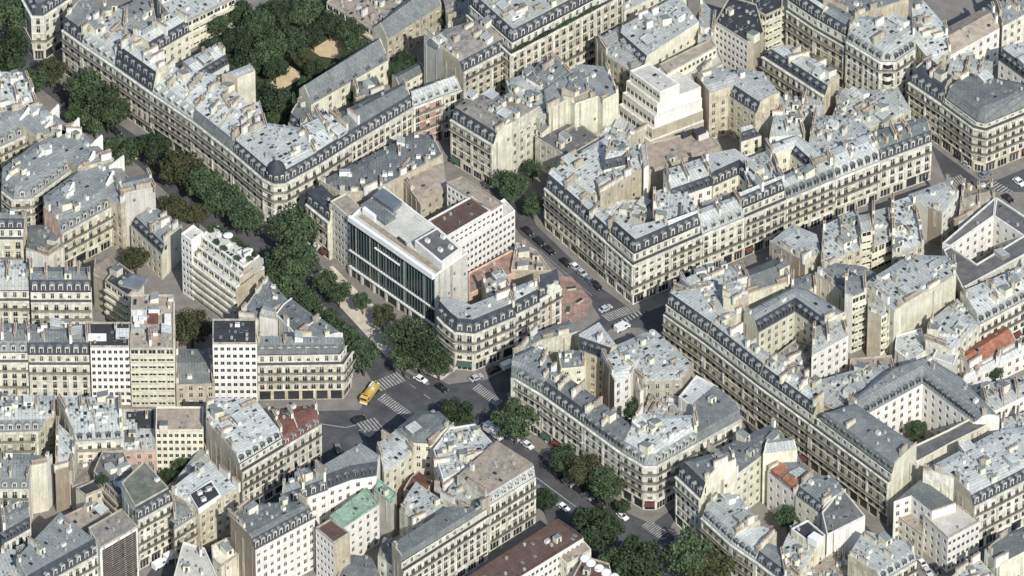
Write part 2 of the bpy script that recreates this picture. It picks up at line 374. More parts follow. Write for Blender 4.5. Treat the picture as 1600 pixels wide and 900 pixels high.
def volume(B, poly, tok, z0, ze, wall='limestone', roof='zinc', ms='slate', att=0.0, mh=3.5, md=1.5, rise=0.8, dorm='white', flat=False, bays=2.7, clutter=1.0, fl=3.1, chim=1.0, parap='grey_stone', gf=4.0, dens=1.0, balc=True):
    if area(poly)<0:
        poly=poly[::-1]; tok=tok[::-1][1:]+tok[::-1][:1]
    n=len(poly)
    if not simple(poly): print('NOT SIMPLE',B.o['label'],len(poly))
    poly=inset(poly,[.03]*n)
    kinds=[t.split('/')[0] for t in tok]; wmat=[(t.split('/')[1] if '/' in t else wall) for t in tok]
    nrm=[]
    for i in range(n):
        d=(poly[(i+1)%n]-poly[i]).normalized(); nrm.append(Vector((d.y,-d.x)))
    W=MB()
    vis=[nv.y<0.25 for nv in nrm]
    street=[k in 'sd' for k in kinds]
    pro=lambda q,ks: inset(poly,[-q if kinds[i] in ks else 0 for i in range(n)])
    oc=pro(.55,'s'); ob=pro(.95,'s'); os_=pro(.14,'s')
    for i in range(n):
        a,b=poly[i],poly[(i+1)%n]; L=(b-a).length; k=kinds[i]
        if L<.4: continue
        if k in 'bn' or not vis[i] or L<1.6:
            W.face([(a.x,a.y,z0),(b.x,b.y,z0),(b.x,b.y,ze),(a.x,a.y,ze)],wmat[i])
            if k=='b' and vis[i] and L>4.5 and ze-z0>6 and chim:
                u=(b-a)/L; out=-Vector((-u.y,u.x)); x=R.uniform(.8,2.5)
                while x<L-1.2:
                    wd_=R.choice((.35,.5,.9)); zl=R.choice((z0,z0,z0+(ze-z0)*R.uniform(.2,.6)))
                    PM_=MB(); PM_.prism([a+u*x+out*.14,a+u*(x+wd_)+out*.14,a+u*(x+wd_),a+u*x],zl,ze-.02,wmat[i] if R.random()<.6 else 'grey_stone'); B.part('flue',PM_)
                    if R.random()<.5 and x+wd_+1.6<L:
                        for q in range(R.randint(1,3)):
                            zz=z0+2.5+R.randint(0,max(1,int((ze-z0-5)/3)))*3; B.inst('window',WINP[0],a+u*(x+wd_+.9)+out*.16,zz,math.atan2(u.y,u.x),(.8,.7,1.1))
                    x+=R.uniform(2.2,5.5)
        elif k=='s':
            nf=max(2,round((ze-gf-.3)/fl)); h=(ze-gf-.3)/nf
            floors=[(gf+j*h+.25, gf+j*h+min(2.7,h-.4)) for j in range(nf)]
            nb=max(1,round(L/(bays*B.fv[0])))
            facade(B,W,a,b,gf,ze,wmat[i],floors,nb,B.fv[1],1,B.fv[2],.1)
            ns=max(1,round(L/4.2))
            facade(B,W,a,b,z0,gf,wmat[i],[(z0+.2,gf-.45)],ns,.78,1,[R.choice(SHOP[:4])] if R.random()<.5 else SHOP[:4]+SHOP[:4]+SHOP,.1,.25,name='shopfront')
            C=MB(); C.prism([oc[i],oc[(i+1)%n],b,a],ze-.55,ze-.02,'pale_limestone'); B.part('cornice',C)
            for j in range(nf):
                if j in {q if q>=0 else nf+q for q in B.fv[3]} and balc: continue
                SC=MB(); SC.prism([os_[i],os_[(i+1)%n],b,a],gf+j*h-.12,gf+j*h+.08,'pale_limestone'); B.part('string_course',SC)
            if L>5:
                u=(b-a)/L; out=-Vector((-u.y,u.x)); stp=L/nb; e=R.choice((2,3,3,4)); pos=[.4]+[stp*q for q in range(e,nb-1,e)]+[L-.4]
                for q in pos:
                    PM_=MB(); c0=a+u*(q-.3); c1=a+u*(q+.3)
                    PM_.prism([c0+out*.28,c1+out*.28,c1,c0],gf+.1,ze-.56,'pale_limestone'); B.part('pilaster',PM_)
            if balc:
                for j in sorted({q if q>=0 else nf+q for q in B.fv[3]}):
                    if j>=nf: continue
                    if L<3: continue
                    C=MB(); zz=gf+j*h; C.prism([ob[i],ob[(i+1)%n],b,a],zz-.12,zz+.1,'limestone'); o=B.part('balcony',C)
                    railing(B,o,ob[i],ob[(i+1)%n],zz+.1)
        elif k in 'cd':
            nf=max(1,round((ze-z0-.6)/3.0)); h=(ze-z0-.6)/nf
            floors=[(z0+j*h+.75,z0+j*h+min(2.45,h-.3)) for j in range(nf)]
            facade(B,W,a,b,z0,ze,wmat[i],floors,max(1,round(L/(bays*1.1))),1.2,1,WINP,.1)
        elif k=='w':
            nf=max(1,round((ze-z0-.8)/2.75)); h=(ze-z0-.8)/nf
            floors=[(z0+j*h+.9,z0+j*h+min(2.3,h-.25)) for j in range(nf)]
            facade(B,W,a,b,z0,ze,wmat[i],floors,max(1,round(L/1.7)),.62,1,[BAND],.1)
        elif k=='v':
            nf=max(1,round((ze-z0-.8)/3.4)); h=(ze-z0-.8)/nf
            floors=[(z0+j*h+1.1,z0+j*h+min(2.9,h-.2)) for j in range(nf)]
            facade(B,W,a,b,z0,ze,wmat[i],floors,max(1,round(L/1.8)),.84,1,[BAND],.1,.4)
        elif k=='t':
            nf=max(1,round((ze-z0)/2.9)); h=(ze-z0)/nf
            floors=[(z0+j*h+.9,z0+j*h+h-.25) for j in range(nf)]
            facade(B,W,a,b,z0,ze,wmat[i],floors,max(1,round(L/2.6)),.86,1,[BAND]+WINP[:1],.1)
            o1=inset(poly,[-1.0 if j==i else 0 for j in range(n)])
            for j in range(1,nf):
                C=MB(); zz=z0+j*h; C.prism([o1[i],o1[(i+1)%n],b,a],zz-.1,zz+.08,wmat[i])
                p,q=o1[i],o1[(i+1)%n]; ui=(q-p).normalized(); ni=Vector((-ui.y,ui.x))*.1
                C.prism([p,q,q+ni,p+ni],zz+.08,zz+.85,wmat[i]); B.part('balcony',C)
    base=poly; zb=ze; cur=list(poly)
    # setback attic storey
    if att and any(street):
        cur2=safe_inset(cur,[1.1 if street[i] else 0 for i in range(n)])
        T=MB(); T.face([(p.x,p.y,ze) for p in cur],'grey_zinc'); B.part('roof_terrace',T)
        for i in range(n):
            a,b=cur2[i],cur2[(i+1)%n]; L=(b-a).length
            if street[i] and vis[i] and L>2:
                facade(B,W,a,b,ze,ze+att,'pale_limestone',[(ze+.3,ze+att-.5)],max(1,round(L/bays)),1.1,1,WINP,.1)
                if kinds[i]=='s':
                    rl=inset(poly,[-.2 if kinds[j]=='s' else 0 for j in range(n)])
                    railing(B,B.o,rl[i],rl[(i+1)%n],ze-.02,.95)
            else: W.face([(a.x,a.y,ze),(b.x,b.y,ze),(b.x,b.y,ze+att),(a.x,a.y,ze+att)],wmat[i])
        C=MB(); cc=inset(cur2,[-.25 if street[i] else 0 for i in range(n)])
        for i in range(n):
            if street[i]: C.prism([cc[i],cc[(i+1)%n],cur2[(i+1)%n],cur2[i]],ze+att-.2,ze+att-.02,'pale_limestone')
        B.part('cornice',C)
        cur=cur2; zb=ze+att
    zt=zb; M=MB()
    if any(street) and mh>0:
        sm=safe_inset(cur,[.35 if street[i] else 0 for i in range(n)])
        cur3=safe_inset(cur,[.35+md if street[i] else 0 for i in range(n)])
        if att==0:
            T=MB(); T.face([(p.x,p.y,zb-.005) for p in cur],'grey_zinc'); B.part('gutter',T)
        zt=zb+mh
        for i in range(n):
            a,b,c,d=sm[i],sm[(i+1)%n],cur3[(i+1)%n],cur3[i]
            q=[(a.x,a.y,zb),(b.x,b.y,zb),(c.x,c.y,zt),(d.x,d.y,zt)]
            if street[i]:
                M.face(q,ms)
                L=(c-d).length; u=(b-a).normalized(); rz=math.atan2(u.y,u.x)
                if vis[i] and L>2.5 and dorm:
                    nd=max(1,round(L/bays/1.0)); rows=2 if mh>5.5 else 1
                    for r in range(rows):
                        for j in range(nd):
                            fr=(.15+r*3.1/mh*1.05) if rows==2 else .12
                            p=(sm[i]+(sm[(i+1)%n]-sm[i])*((j+.5)/nd)); nin=Vector((-u.y,u.x))
                            B.inst('dormer',DORM[dorm],p+nin*(md*fr*.9),zb+.25+(r*3.1 if rows==2 else 0),rz,(1.15,1,1.15) if mh>=3 else (1.1,1,mh/3.0))
                if att==0 and kinds[i]=='s' and vis[i]:
                    pass
            else: W.face(q,wmat[i])
        if M.f: e0=cur[1]-cur[0]; B.part('mansard_slope',M,rz=math.atan2(e0.y,e0.x))
        cur=cur3
    B.zt=zt
    # top
    T=MB(); n0=len(cur)
    if flat:
        T.face([(p.x,p.y,zt) for p in cur],roof)
        inn=inset(cur,[.3]*n)
        C=MB()
        for i in range(n):
            C.prism([cur[i],cur[(i+1)%n],inn[(i+1)%n],inn[i]],zt-.05,zt+.55,parap)
        B.part('parapet',C); zf=lambda p: zt
    elif n==4:
        r0=(cur[1]+cur[2])/2; r1=(cur[3]+cur[0])/2; zr=zt+rise
        T.face([(cur[0].x,cur[0].y,zt),(cur[1].x,cur[1].y,zt),(r0.x,r0.y,zr),(r1.x,r1.y,zr)],roof)
        T.face([(cur[2].x,cur[2].y,zt),(cur[3].x,cur[3].y,zt),(r1.x,r1.y,zr),(r0.x,r0.y,zr)],roof)
        W.face([(cur[1].x,cur[1].y,zt),(cur[2].x,cur[2].y,zt),(r0.x,r0.y,zr)],wmat[1]); W.face([(cur[3].x,cur[3].y,zt),(cur[0].x,cur[0].y,zt),(r1.x,r1.y,zr)],wmat[3])
        def zf(p):
            d0=edge_dist(p,cur[0],cur[1]); d2=edge_dist(p,cur[2],cur[3]); v=d0/max(d0+d2,1e-6); return zt+rise*(1-abs(2*v-1))
    else:
        wd=min((cur[(i+1)%n]-cur[i]).length for i in range(n))
        ok=False
        for q in (3.2,2.2,1.4):
            inn=inset(cur,[q if kinds[i] in 'sdnc' else .0 for i in range(n)])
            if simple(inn) and area(inn)>.25*area(cur) and all((cur[(i+1)%n]-cur[i]).dot(inn[(i+1)%n]-inn[i])>0 for i in range(n)) and all(inside(p*.98+sum(inn,Vector((0,0)))/n*.02,cur) for p in inn): ok=True; break
        if ok:
            zr=zt+rise
            T.face([(p.x,p.y,zr) for p in inn],roof)
            for i in range(n):
                a,b,c,d=cur[i],cur[(i+1)%n],inn[(i+1)%n],inn[i]
                qd=[(a.x,a.y,zt),(b.x,b.y,zt),(c.x,c.y,zr),(d.x,d.y,zr)]
                if kinds[i] in 'sdnc': T.face(qd,roof)
                else: W.face(qd,wmat[i])
            def zf(p):
                return zr if inside(p,inn) else zt+rise*.5
        else:
            T.face([(p.x,p.y,zt) for p in cur],roof); zf=lambda p: zt
    e0=(cur[1]-cur[0]); B.part('roof',T,rz=math.atan2(e0.y,e0.x))
    # firewalls along party edges, chimneys on them
    for i in range(n):
        if kinds[i]!='b' or flat: continue
        F=MB()
        a,b=cur[i],cur[(i+1)%n]; L=(b-a).length
        if L<1.5: continue
        u=(b-a)/L; nin=Vector((-u.y,u.x)); segs=4 if n==4 else 1
        pts=[a+u*(L*j/segs) for j in range(segs+1)]
        for j in range(segs):
            p,q=pts[j],pts[j+1]; zp=zf(p+nin*.3)+.3; zq=zf(q+nin*.3)+.3
            F.prism([p+nin*.02,q+nin*.02,q+nin*.34,p+nin*.34],[zp-.6,zq-.6,zq-.6,zp-.6],[zp,zq,zq,zp],parap)
        B.part('firewall',F)
        if chim:
            x=R.uniform(.6,2.5)
            while x<L-1.5:
                if R.random()<.85*chim:
                    me=R.choice(CHIM); p=a+u*x+nin*.45
                    B.inst('chimney',me,p,zf(p)+.2,math.atan2(u.y,u.x))
                x+=R.uniform(3.4,6.5)
    if n==4 and not flat:
        e0=cur[1]-cur[0]; L0=e0.length; u=e0/L0
        if L0>13 and clutter>.35 and (cur[2]-cur[3]).length>8:
            k=int(L0/8.5)
            for j in range(1,k+1):
                fr=(j+R.uniform(-.18,.18))/(k+1); p=cur[0].lerp(cur[1],fr); q=cur[3].lerp(cur[2],fr); m_=p.lerp(q,.5); uu=(q-p).normalized(); side=Vector((-uu.y,uu.x))*.17
                F=MB()
                for s0,s1 in ((p,m_),(m_,q)):
                    z0_,z1_=zf(s0),zf(s1); F.prism([s0-side,s1-side,s1+side,s0+side],[z0_-.4,z1_-.4,z1_-.4,z0_-.4],[z0_+.45,z1_+.45,z1_+.45,z0_+.45],parap)
                B.part('party_wall',F)
                if chim:
                    for fr2 in (R.uniform(.15,.4),R.uniform(.55,.85)):
                        if R.random()<.95: c_=p.lerp(q,fr2)+side*2.2; B.inst('chimney',R.choice(CHIM),c_,zf(c_)+.2,math.atan2(uu.y,uu.x))
    # roof clutter
    xs=[p.x for p in cur]; ys=[p.y for p in cur]; ar=abs(area(cur)); u0=(cur[1]-cur[0]).normalized(); rz0=math.atan2(u0.y,u0.x)
    N=int(ar/6.5*clutter); placed=[]
    for _ in range(N*3):
        if len(placed)>=N: break
        p=Vector((R.uniform(min(xs),max(xs)),R.uniform(min(ys),max(ys))))
        if not inside(p,cur) or min(edge_dist(p,cur[i],cur[(i+1)%n]) for i in range(n))<.9 or any((p-q).length<1.25 for q in placed): continue
        placed.append(p); r=R.random(); z=zf(p)
        if r<.34: B.inst('skylight',SKY_L if R.random()<.4 else SKY_S,p,z,rz0)
        elif r<.52: B.inst('roof_vent',VENT[0],p,z,rz0)
        elif r<.66: B.inst('vent_pipe',VENT[1],p,z,rz0)
        elif r<.74: B.inst('ventilation_unit',VENT[2],p,z,rz0)
        elif r<.78: B.inst('roof_hatch',VENT[3],p,z,rz0)
        elif r<.82: B.inst('roof_shed',SHED[R.randrange(3)],p,z,rz0+math.pi/2*R.randrange(4))
        elif r<.87: B.inst('chimney',R.choice(CHIM),p,z,rz0+math.pi/2)
        elif r<.96: B.inst('skylight',SKY_S,p,z,rz0)
        else: B.inst('antenna',MAST,p,z,rz0+R.random())
    B.part('wall',W)
    return zf

def ztop(ze, tok, att, mh): return ze+((att+mh) if any(t[0] in 'sd' for t in tok) else 0)
def bld(label, pts, tok, ze=17.0, name='apartment_building', cat='apartment building', group=None, key=None, z0=0.0, **kw):
    tok=tok.split(); att=kw.get('att',0.0); mh=kw.get('mh',3.5)
    zt=ztop(ze,tok,att,mh)
    poly=[P(p[0],p[1],ze if len(p)==2 else zt) for p in pts]
    c=sum(poly,Vector((0,0)))/len(poly)
    B=Building(name,label,cat,group,c)
    B.zf=volume(B,poly,tok,z0,ze,**kw)
    B.poly=poly
    if key: BUILD[key]=B
    return B
def addvol(B, pts, tok, ze, z0=0.0, **kw):
    tok=tok.split(); zt=ztop(ze,tok,kw.get('att',0.0),kw.get('mh',3.5))
    poly=[P(p[0],p[1],ze if len(p)==2 else zt) for p in pts]
    return volume(B,poly,tok,z0,ze,**kw)
G1='apartment buildings along the tree-lined boulevard'
G2='apartment buildings packed in the city blocks'
t='t'
# ---- north-west block: facades on the boulevard, round the domed corner and up the side street
bld('pale corner apartment building cut off by the top left edge, arched balconies above trees',[(20,-30),(50,25),(68,25),(112,-4),(90,-70)],'s s s n n',wall='pale_limestone',roof='slate_grey',group=G1)
bld('dark slate mansard house with grey roof at the top left end of the boulevard',[(97,46),(127,68),(168,22,t),(138,-12,t)],'s b n b',roof='grey_zinc',group=G1)
bld('low rounded pale zinc roofed house beside the dark slate end house',[(127,68),(178,103),(207,60,t),(166,22,t)],'s b n b',ms='zinc',dorm='zinc',mh=2.6,md=2.4,roof='pale_zinc',group=G1)
bld('house with a tall two-row black slate mansard rising over the boulevard',[(178,103),(237,145),(265,102,t),(205,60,t)],'s b n b',mh=7.0,md=1.6,roof='pale_zinc',group=G1,ze=17)
bld('white zinc roofed house just below the two-row slate mansard',[(237,145),(300,188),(345,118,t),(268,104,t)],'s b n b',ms='zinc',dorm='zinc',mh=2.6,md=2.4,roof='pale_zinc',group=G1)
bld('house with a weathered grey mansard band on the boulevard before the domed corner',[(300,188),(362,237),(402,175,t),(345,122,t)],'s b n b',ms='slate_grey',dorm=None,mh=3.0,roof='pale_zinc',group=G1)
B=bld('white roofed corner apartment building with a dark slate dome on its rounded corner',[(362,237),(412,280),(428,288),(445,287),(498,258),(474,200,t),(404,190,t)],'s s s s b n b',ms='slate',mh=3.2,roof='pale_zinc',wall='pale_limestone',group=G1,key='dome')
bld('white roofed house with messy chimneys on the side street right of the domed corner',[(498,258),(548,226),(522,172,t),(468,198,t)],'s b n b',roof='pale_zinc',clutter=2,group=G2,wall='pale_limestone')
bld('wide grey slate roofed house with a row of dormers on the side street',[(548,226),(645,168),(628,130,t),(514,182,t)],'s b n b',roof='slate_grey',ms='slate',rise=2.0,clutter=.3,group=G2)
bld('narrow red brick house with a pale zinc roof on the side street',[(645,168),(692,150),(680,128,t),(640,142,t)],'s b n b',wall='brick',ms='zinc',dorm='zinc',roof='zinc',group=G2,mh=2.5)
bld('narrow pale house with a bright zinc roof right of the red brick house',[(692,150),(722,140),(706,118,t),(678,128,t)],'s b n b',roof='pale_zinc',ms='zinc',dorm='zinc',mh=2.5,group=G2)
bld('small white court house with a white roof behind the boulevard at the garden edge',[(308,130),(358,100),(338,68,t),(286,96,t)],'d b n c',ze=14,wall='white_paint',roof='pale_zinc',dorm='dark',mh=2.5,group=G2)
bld('cream court house with a dark slate mansard near the top left garden',[(240,84),(298,50),(272,18,t),(205,56,t)],'d b n b',ze=16,wall='cream_plaster',roof='pale_zinc',group=G2)
bld('long court building with rows of balconies at the top left beside the garden',[(278,42),(368,-2),(330,-60),(245,0)],'t c n b',ze=11,wall='cream_plaster',roof='pale_zinc',flat=True,group=G2)
bld('grey zinc roofed court wing behind the boulevard at the top left',[(205,56),(245,35),(235,-10,t),(165,22,t)],'c b n b',ze=17,roof='grey_zinc',group=G2)
bld('tall cream blank-walled wing standing at the garden edge behind the white roofs',[(371,122),(399,111),(390,100),(346,117)],'b b n b/tan_plaster',ze=24,wall='cream_plaster',roof='zinc',chim=0,clutter=0,rise=.3,group=G2)
bld('white roofed wing with a brick end wall facing the dark garden trees',[(382,222),(418,205),(406,158,t),(350,172,t)],'b b/brick n b',ze=18,roof='pale_zinc',wall='brick',clutter=1.5,group=G2)
bld('small dark slate house with a cream end wall at the corner of the garden',[(450,192),(468,208),(488,185),(470,165)],'d c n b',ze=14,wall='cream_plaster',roof='slate_grey',mh=2.2,group=G2)
bld('white messy low roofs between the slate garden house and the long dormer roof',[(468,218),(520,205),(505,170,t),(470,180,t)],'b b n b',ze=15,roof='pale_zinc',clutter=2.5,group=G2)
bld('long low chapel-like wing with a plain grey slate roof beside the garden',[(486,164),(607,94),(585,62,t),(467,140,t)],'d b n b/cream_plaster',ze=9,wall='cream_plaster',roof='slate_grey',ms='slate_grey',mh=1.6,md=.9,rise=3.2,dorm='dark',bays=5,clutter=.1,chim=0,name='chapel_wing',cat='wing',group=G2)
bld('tall stone hall with a plain grey slate roof above the garden',[(605,62),(690,8),(668,-30,t),(582,44,t)],'c b n b/cream_plaster',ze=10,wall='ochre_stone',roof='slate_grey',rise=4.0,clutter=.1,chim=0,name='stone_hall',cat='hall',group=G2)
bld('flat roofed block with long stacked balconies above the garden at the top',[(510,5),(586,50),(640,10),(560,-40)],'t c n b',ze=9,wall='pale_limestone',roof='gravel_roof',flat=True,group=G2)
bld('small grey roofed outhouse between the garden trees and the tall blank wall',[(623,135),(664,112),(655,97),(612,118)],'c b n b',ze=6,wall='cream_plaster',roof='slate_grey',rise=1.2,clutter=0,chim=0,name='outhouse',cat='outhouse',group=G2)
bld('grey roofed house hiding in the court behind the long dormer roof',[(560,160),(600,145),(588,118),(552,135)],'b b n b',ze=9,roof='grey_zinc',clutter=.6,group=G2)
# ---- top middle
bld('house with white dormers and a blank white side wall left of the terrace house',[(692,92),(724,113),(802,72),(775,22,t),(662,55,t)],'b/tan_plaster s b n b/grey_plaster',ze=19,roof='grey_gravel',ms='slate',wall='ochre_stone',group=G2,mh=3)
bld('long apartment house with planted white roof terraces along the top edge',[(730,22),(799,84),(985,-14),(940,-70)],'s s n n',ze=21,att=2.8,mh=3.2,wall='ochre_stone',roof='zinc',ms='slate',group=G2,key='terrace')
bld('house with a dark lower-left street front and large blank cream side wall',[(704,186),(770,226),(800,206),(842,180),(796,150,t),(735,148,t)],'s b/cream_plaster c n n n',ze=17,roof='grey_gravel',ms='slate',clutter=2,group=G2)
bld('dark grey low roofed house between the terrace house and the folded cream walls',[(822,122),(868,148),(896,122),(868,92,t),(842,96,t)],'c c b n n',ze=18,roof='slate_grey',wall='white_paint',mh=2.5,rise=1.5,group=G2)
bld('tall narrow brown wall stack standing over the folded cream walls',[(880,150),(897,157),(921,146),(915,112,t),(895,112,t)],'b/cream_plaster b/brown_plaster b n n',ze=21,roof='grey_zinc',wall='brown_plaster',clutter=0,group=G2)
bld('bright zinc roofs spread before the folded cream walls at the top middle',[(800,160),(842,190),(866,170),(830,112,t),(790,125,t)],'b c b n n',ze=16,roof='pale_zinc',clutter=1.6,group=G2)
bld('house with huge folded blank cream party walls facing the court',[(858,172),(888,156),(898,164),(934,152),(942,158),(967,146),(950,104,t),(905,100,t),(850,140,t)],'b b b b b b/tan_plaster n n n',ze=20,wall='cream_plaster',roof='grey_zinc',parap='cream_plaster',clutter=.6,group=G2)
bld('low dark flat roofed court building beneath the folded cream walls',[(836,216),(886,247),(938,216),(900,190),(858,190)],'b b n n n',ze=11,roof='dark_deck',flat=True,clutter=.4,group=G2,name='court_building',cat='court building')
bld('yellow court front house with tall window columns left of the dark dormer roof',[(946,86),(986,112),(1006,100),(968,40,t),(930,62,t)],'c b n n b',ze=18,wall='ochre_stone',roof='zinc',group=G2)
bld('wide pale zinc roofed house with red chimneys above the white stepped offices',[(968,74),(1004,106),(1092,48),(1060,-8,t),(972,40,t)],'d c n n b',ze=18,wall='cream_plaster',roof='pale_zinc',clutter=1.5,group=G2)
# white stepped offices
B=bld('white office building of stepped terraces with ribbon windows in the upper middle',[(984,112),(1031,146),(1062,133),(1014,100)],'v b/white_paint n n',ze=22,chim=0,wall='cream_plaster',roof='grey_plaster',flat=True,clutter=.3,parap='white_paint',name='office_building',cat='office building',key='stepped',z0=18.5)
for k in range(1,5):
    pl=[P(984,112,22),P(1031,146,22),P(1094,122,22),P(1046,88,22)]
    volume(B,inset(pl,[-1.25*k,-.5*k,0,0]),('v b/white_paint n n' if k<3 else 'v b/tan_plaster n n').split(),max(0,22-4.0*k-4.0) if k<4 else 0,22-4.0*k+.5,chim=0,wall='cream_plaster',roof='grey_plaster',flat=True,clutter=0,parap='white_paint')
bld('upper bar of the white offices with two long rows of small windows',[(1042,116),(1120,73),(1110,62),(1030,102)],'w b n n',ze=20,wall='cream_plaster',roof='gravel_roof',flat=True,clutter=.3,name='office_building',cat='office building')
bld('lower bar of the white offices with small windows, just below the upper bar',[(1058,139),(1130,99),(1122,80),(1046,118)],'w b n n',ze=16,wall='cream_plaster',roof='grey_plaster',flat=True,clutter=0,name='office_building',cat='office building')
bld('white modern block with a dark flat roof and curved tan corner at the upper middle',[(1117,36),(1168,68),(1178,66),(1194,52),(1182,8),(1140,-5)],'w b/tan_plaster b/tan_plaster b n n',ze=19,wall='white_paint',roof='bitumen',flat=True,clutter=.8,name='office_building',cat='office building')
bld('zinc roofed house with a brown window front and dark shaded side beside the parking deck',[(1088,136),(1108,160),(1138,150),(1180,178),(1218,160),(1192,112,t),(1105,104,t)],'b/brown_plaster c d b n n b',ze=15,wall='ochre_stone',roof='zinc',group=G2)  # left side wall takes brown plaster, its shade put into the colour
bld('row house with small dark dormers and a brown front seen at a slant',[(1192,88),(1288,150),(1312,118,t),(1240,72,t)],'s b n b',ze=15,wall='ochre_stone',roof='zinc',dorm='dark',mh=2.8,group=G2)
bld('low zinc roofs below the slanted brown front',[(1180,186),(1285,184),(1290,150),(1200,152)],'b b n b',ze=12,roof='zinc',clutter=1.6,group=G2)
bld('white walled house with few windows standing bright among grey roofs',[(1202,214),(1258,210),(1250,180,t),(1210,180,t)],'c b n b',ze=16,wall='white_paint',roof='zinc',group=G2)
bld('tiny cream house with a black mansard right of the parking deck',[(1158,222),(1190,212),(1180,194,t),(1156,198,t)],'d d n b',ze=15,wall='cream_plaster',roof='zinc',mh=2.6,dorm='dark',group=G2)
bld('pale zinc roofs filling the block behind the long avenue row',[(1262,232),(1300,245),(1368,212,t),(1335,178,t),(1272,182,t)],'c c n n b',ze=15,roof='zinc',clutter=2,group=G2)
bld('brownish flat parking deck in the middle of the block',[(1013,270),(1126,230),(1102,203),(1008,226)],'b b n b',ze=9,wall='tan_plaster',roof='gravel_roof',flat=True,clutter=.25,name='parking_deck',cat='parking deck',key='deck')
bld('grey zinc roofs crowding in front of the bow window corner building',[(1300,184),(1335,208),(1424,172),(1404,138,t),(1316,142,t)],'c c n n b',ze=13,roof='zinc',clutter=1.6,group=G2)
bld('white chimney-topped court house behind the low rounded zinc roof at the top left',[(160,60),(196,62),(200,16,t),(162,8,t)],'c b n b',ze=19,wall='white_paint',roof='zinc',group=G2)
bld('low roofs beside the tall dark tree at the top of the picture',[(700,34),(738,20),(724,-24),(690,-10)],'b b n n',ze=9,wall='pale_limestone',roof='grey_gravel',clutter=1,group=G2)
bld('white slatted house front at the top edge left of the dark roofed modern block',[(1090,62),(1113,74),(1120,24,t),(1094,-4,t)],'c b n b',ze=17,wall='white_paint',roof='zinc',group=G2)
bld('zinc roofed house at the top edge above the red chimneys',[(975,18),(1076,-30),(1050,-80,t),(940,-30,t)],'c c n b',ze=17,wall='cream_plaster',roof='zinc',clutter=1.4,group=G2)
bld('cream corner house with rounded balconies at the top edge right of the dark roof',[(1176,14),(1196,26),(1222,14),(1226,-30),(1170,-40)],'t t t n n',ze=17,wall='cream_plaster',roof='bitumen',flat=True,group=G2)
bld('dark roofed house at the top edge behind the bow window corner',[(1296,8),(1334,30),(1420,0),(1400,-50,t),(1320,-50,t)],'b b n n b',ze=19,wall='tan_plaster',roof='slate_grey',group=G2)
bld('white jumbled court roofs right of the large sloping tan wall',[(1020,352),(1062,354),(1090,328),(1066,284,t),(1020,300,t)],'c b n n b',ze=14.5,wall='white_paint',roof='pale_zinc',clutter=2,group=G2)
bld('low cream court roof at the foot of the large sloping tan wall',[(932,338),(985,356),(1022,342),(1010,314),(942,314)],'b b n n n',ze=10,wall='cream_plaster',roof='pale_zinc',flat=True,clutter=2,group=G2)
bld('low grey court roof below the two-sided black mansard',[(1086,336),(1164,312),(1168,296),(1108,304)],'b b n n',ze=9,wall='cream_plaster',roof='grey_zinc',flat=True,clutter=1.4,group=G2)
bld('low zinc roofs in the court left of the white stepped offices',[(930,214),(975,226),(1010,204),(968,186)],'b b n n',ze=9,roof='zinc',clutter=1.6,group=G2)
# ---- top right
bld('street house with a long dark slanted front under attic balconies at the top right',[(1229,15),(1273,45),(1295,12,t),(1238,-25,t)],'s b n b',roof='pale_zinc',wall='ochre_stone',att=2.6,group=G2)
bld('street house with cream stacked attic balconies next to the rounded top right corner building',[(1273,45),(1320,72),(1336,25,t),(1292,5,t)],'s b n b',roof='grey_zinc',wall='ochre_stone',att=2.8,mh=2.4,group=G2)
bld('grey roofed corner apartment building with a narrow bow window front at the top right',[(1322,64),(1376,97),(1399,97),(1430,76),(1430,32,t),(1400,28,t),(1338,25,t)],'s s s b n n b',ze=20,roof='zinc',ms='zinc',dorm='dark',mh=2.6,wall='pale_limestone',group=G2,key='bow')
bld('pale gabled zinc roof house right of the bow window corner',[(1430,66),(1455,98),(1486,78),(1478,40,t),(1442,0,t),(1424,12,t)],'c c b n n n',ze=16,roof='pale_zinc',group=G2)
bld('long white house with a pinkish grey gable roof at the top right',[(1482,88),(1562,44),(1545,8,t),(1474,46,t)],'c b n b',ze=14,wall='white_paint',roof='gravel_roof',rise=2.4,clutter=.3,group=G2)
bld('pale house cut off by the top right corner beside a small tree',[(1566,42),(1620,12),(1600,-24,t),(1552,0,t)],'c b n b',ze=13,wall='pale_limestone',roof='grey_zinc',group=G2)
bld('white zinc roofed house with dark dormers at the right edge near the top',[(1560,95),(1602,126),(1640,108),(1612,62,t),(1572,72,t)],'d b n n b',ze=15,wall='white_paint',roof='pale_zinc',dorm='dark',group=G2)
bld('low bright roofs behind the big slate corner building at the right',[(1478,118),(1548,132),(1552,96),(1490,86)],'b c n n',ze=11,roof='pale_zinc',clutter=1.2,group=G2)
bld('narrow house under a steep black slate roof beside the big slate corner building',[(1420,128),(1472,163),(1488,122,t),(1455,92,t)],'s b n b',ze=16.5,roof='slate',wall='ochre_stone',mh=4,md=2.2,group=G2)
bld('large slate roofed corner apartment building facing the right-hand crossroads',[(1472,163),(1522,200),(1541,204),(1615,174),(1600,130,t),(1558,122,t),(1512,118,t)],'s s s b n n b',ze=16.5,roof='slate_grey',ms='slate_grey',dorm=None,mh=3,att=1.6,wall='ochre_stone',clutter=.3,group=G2)
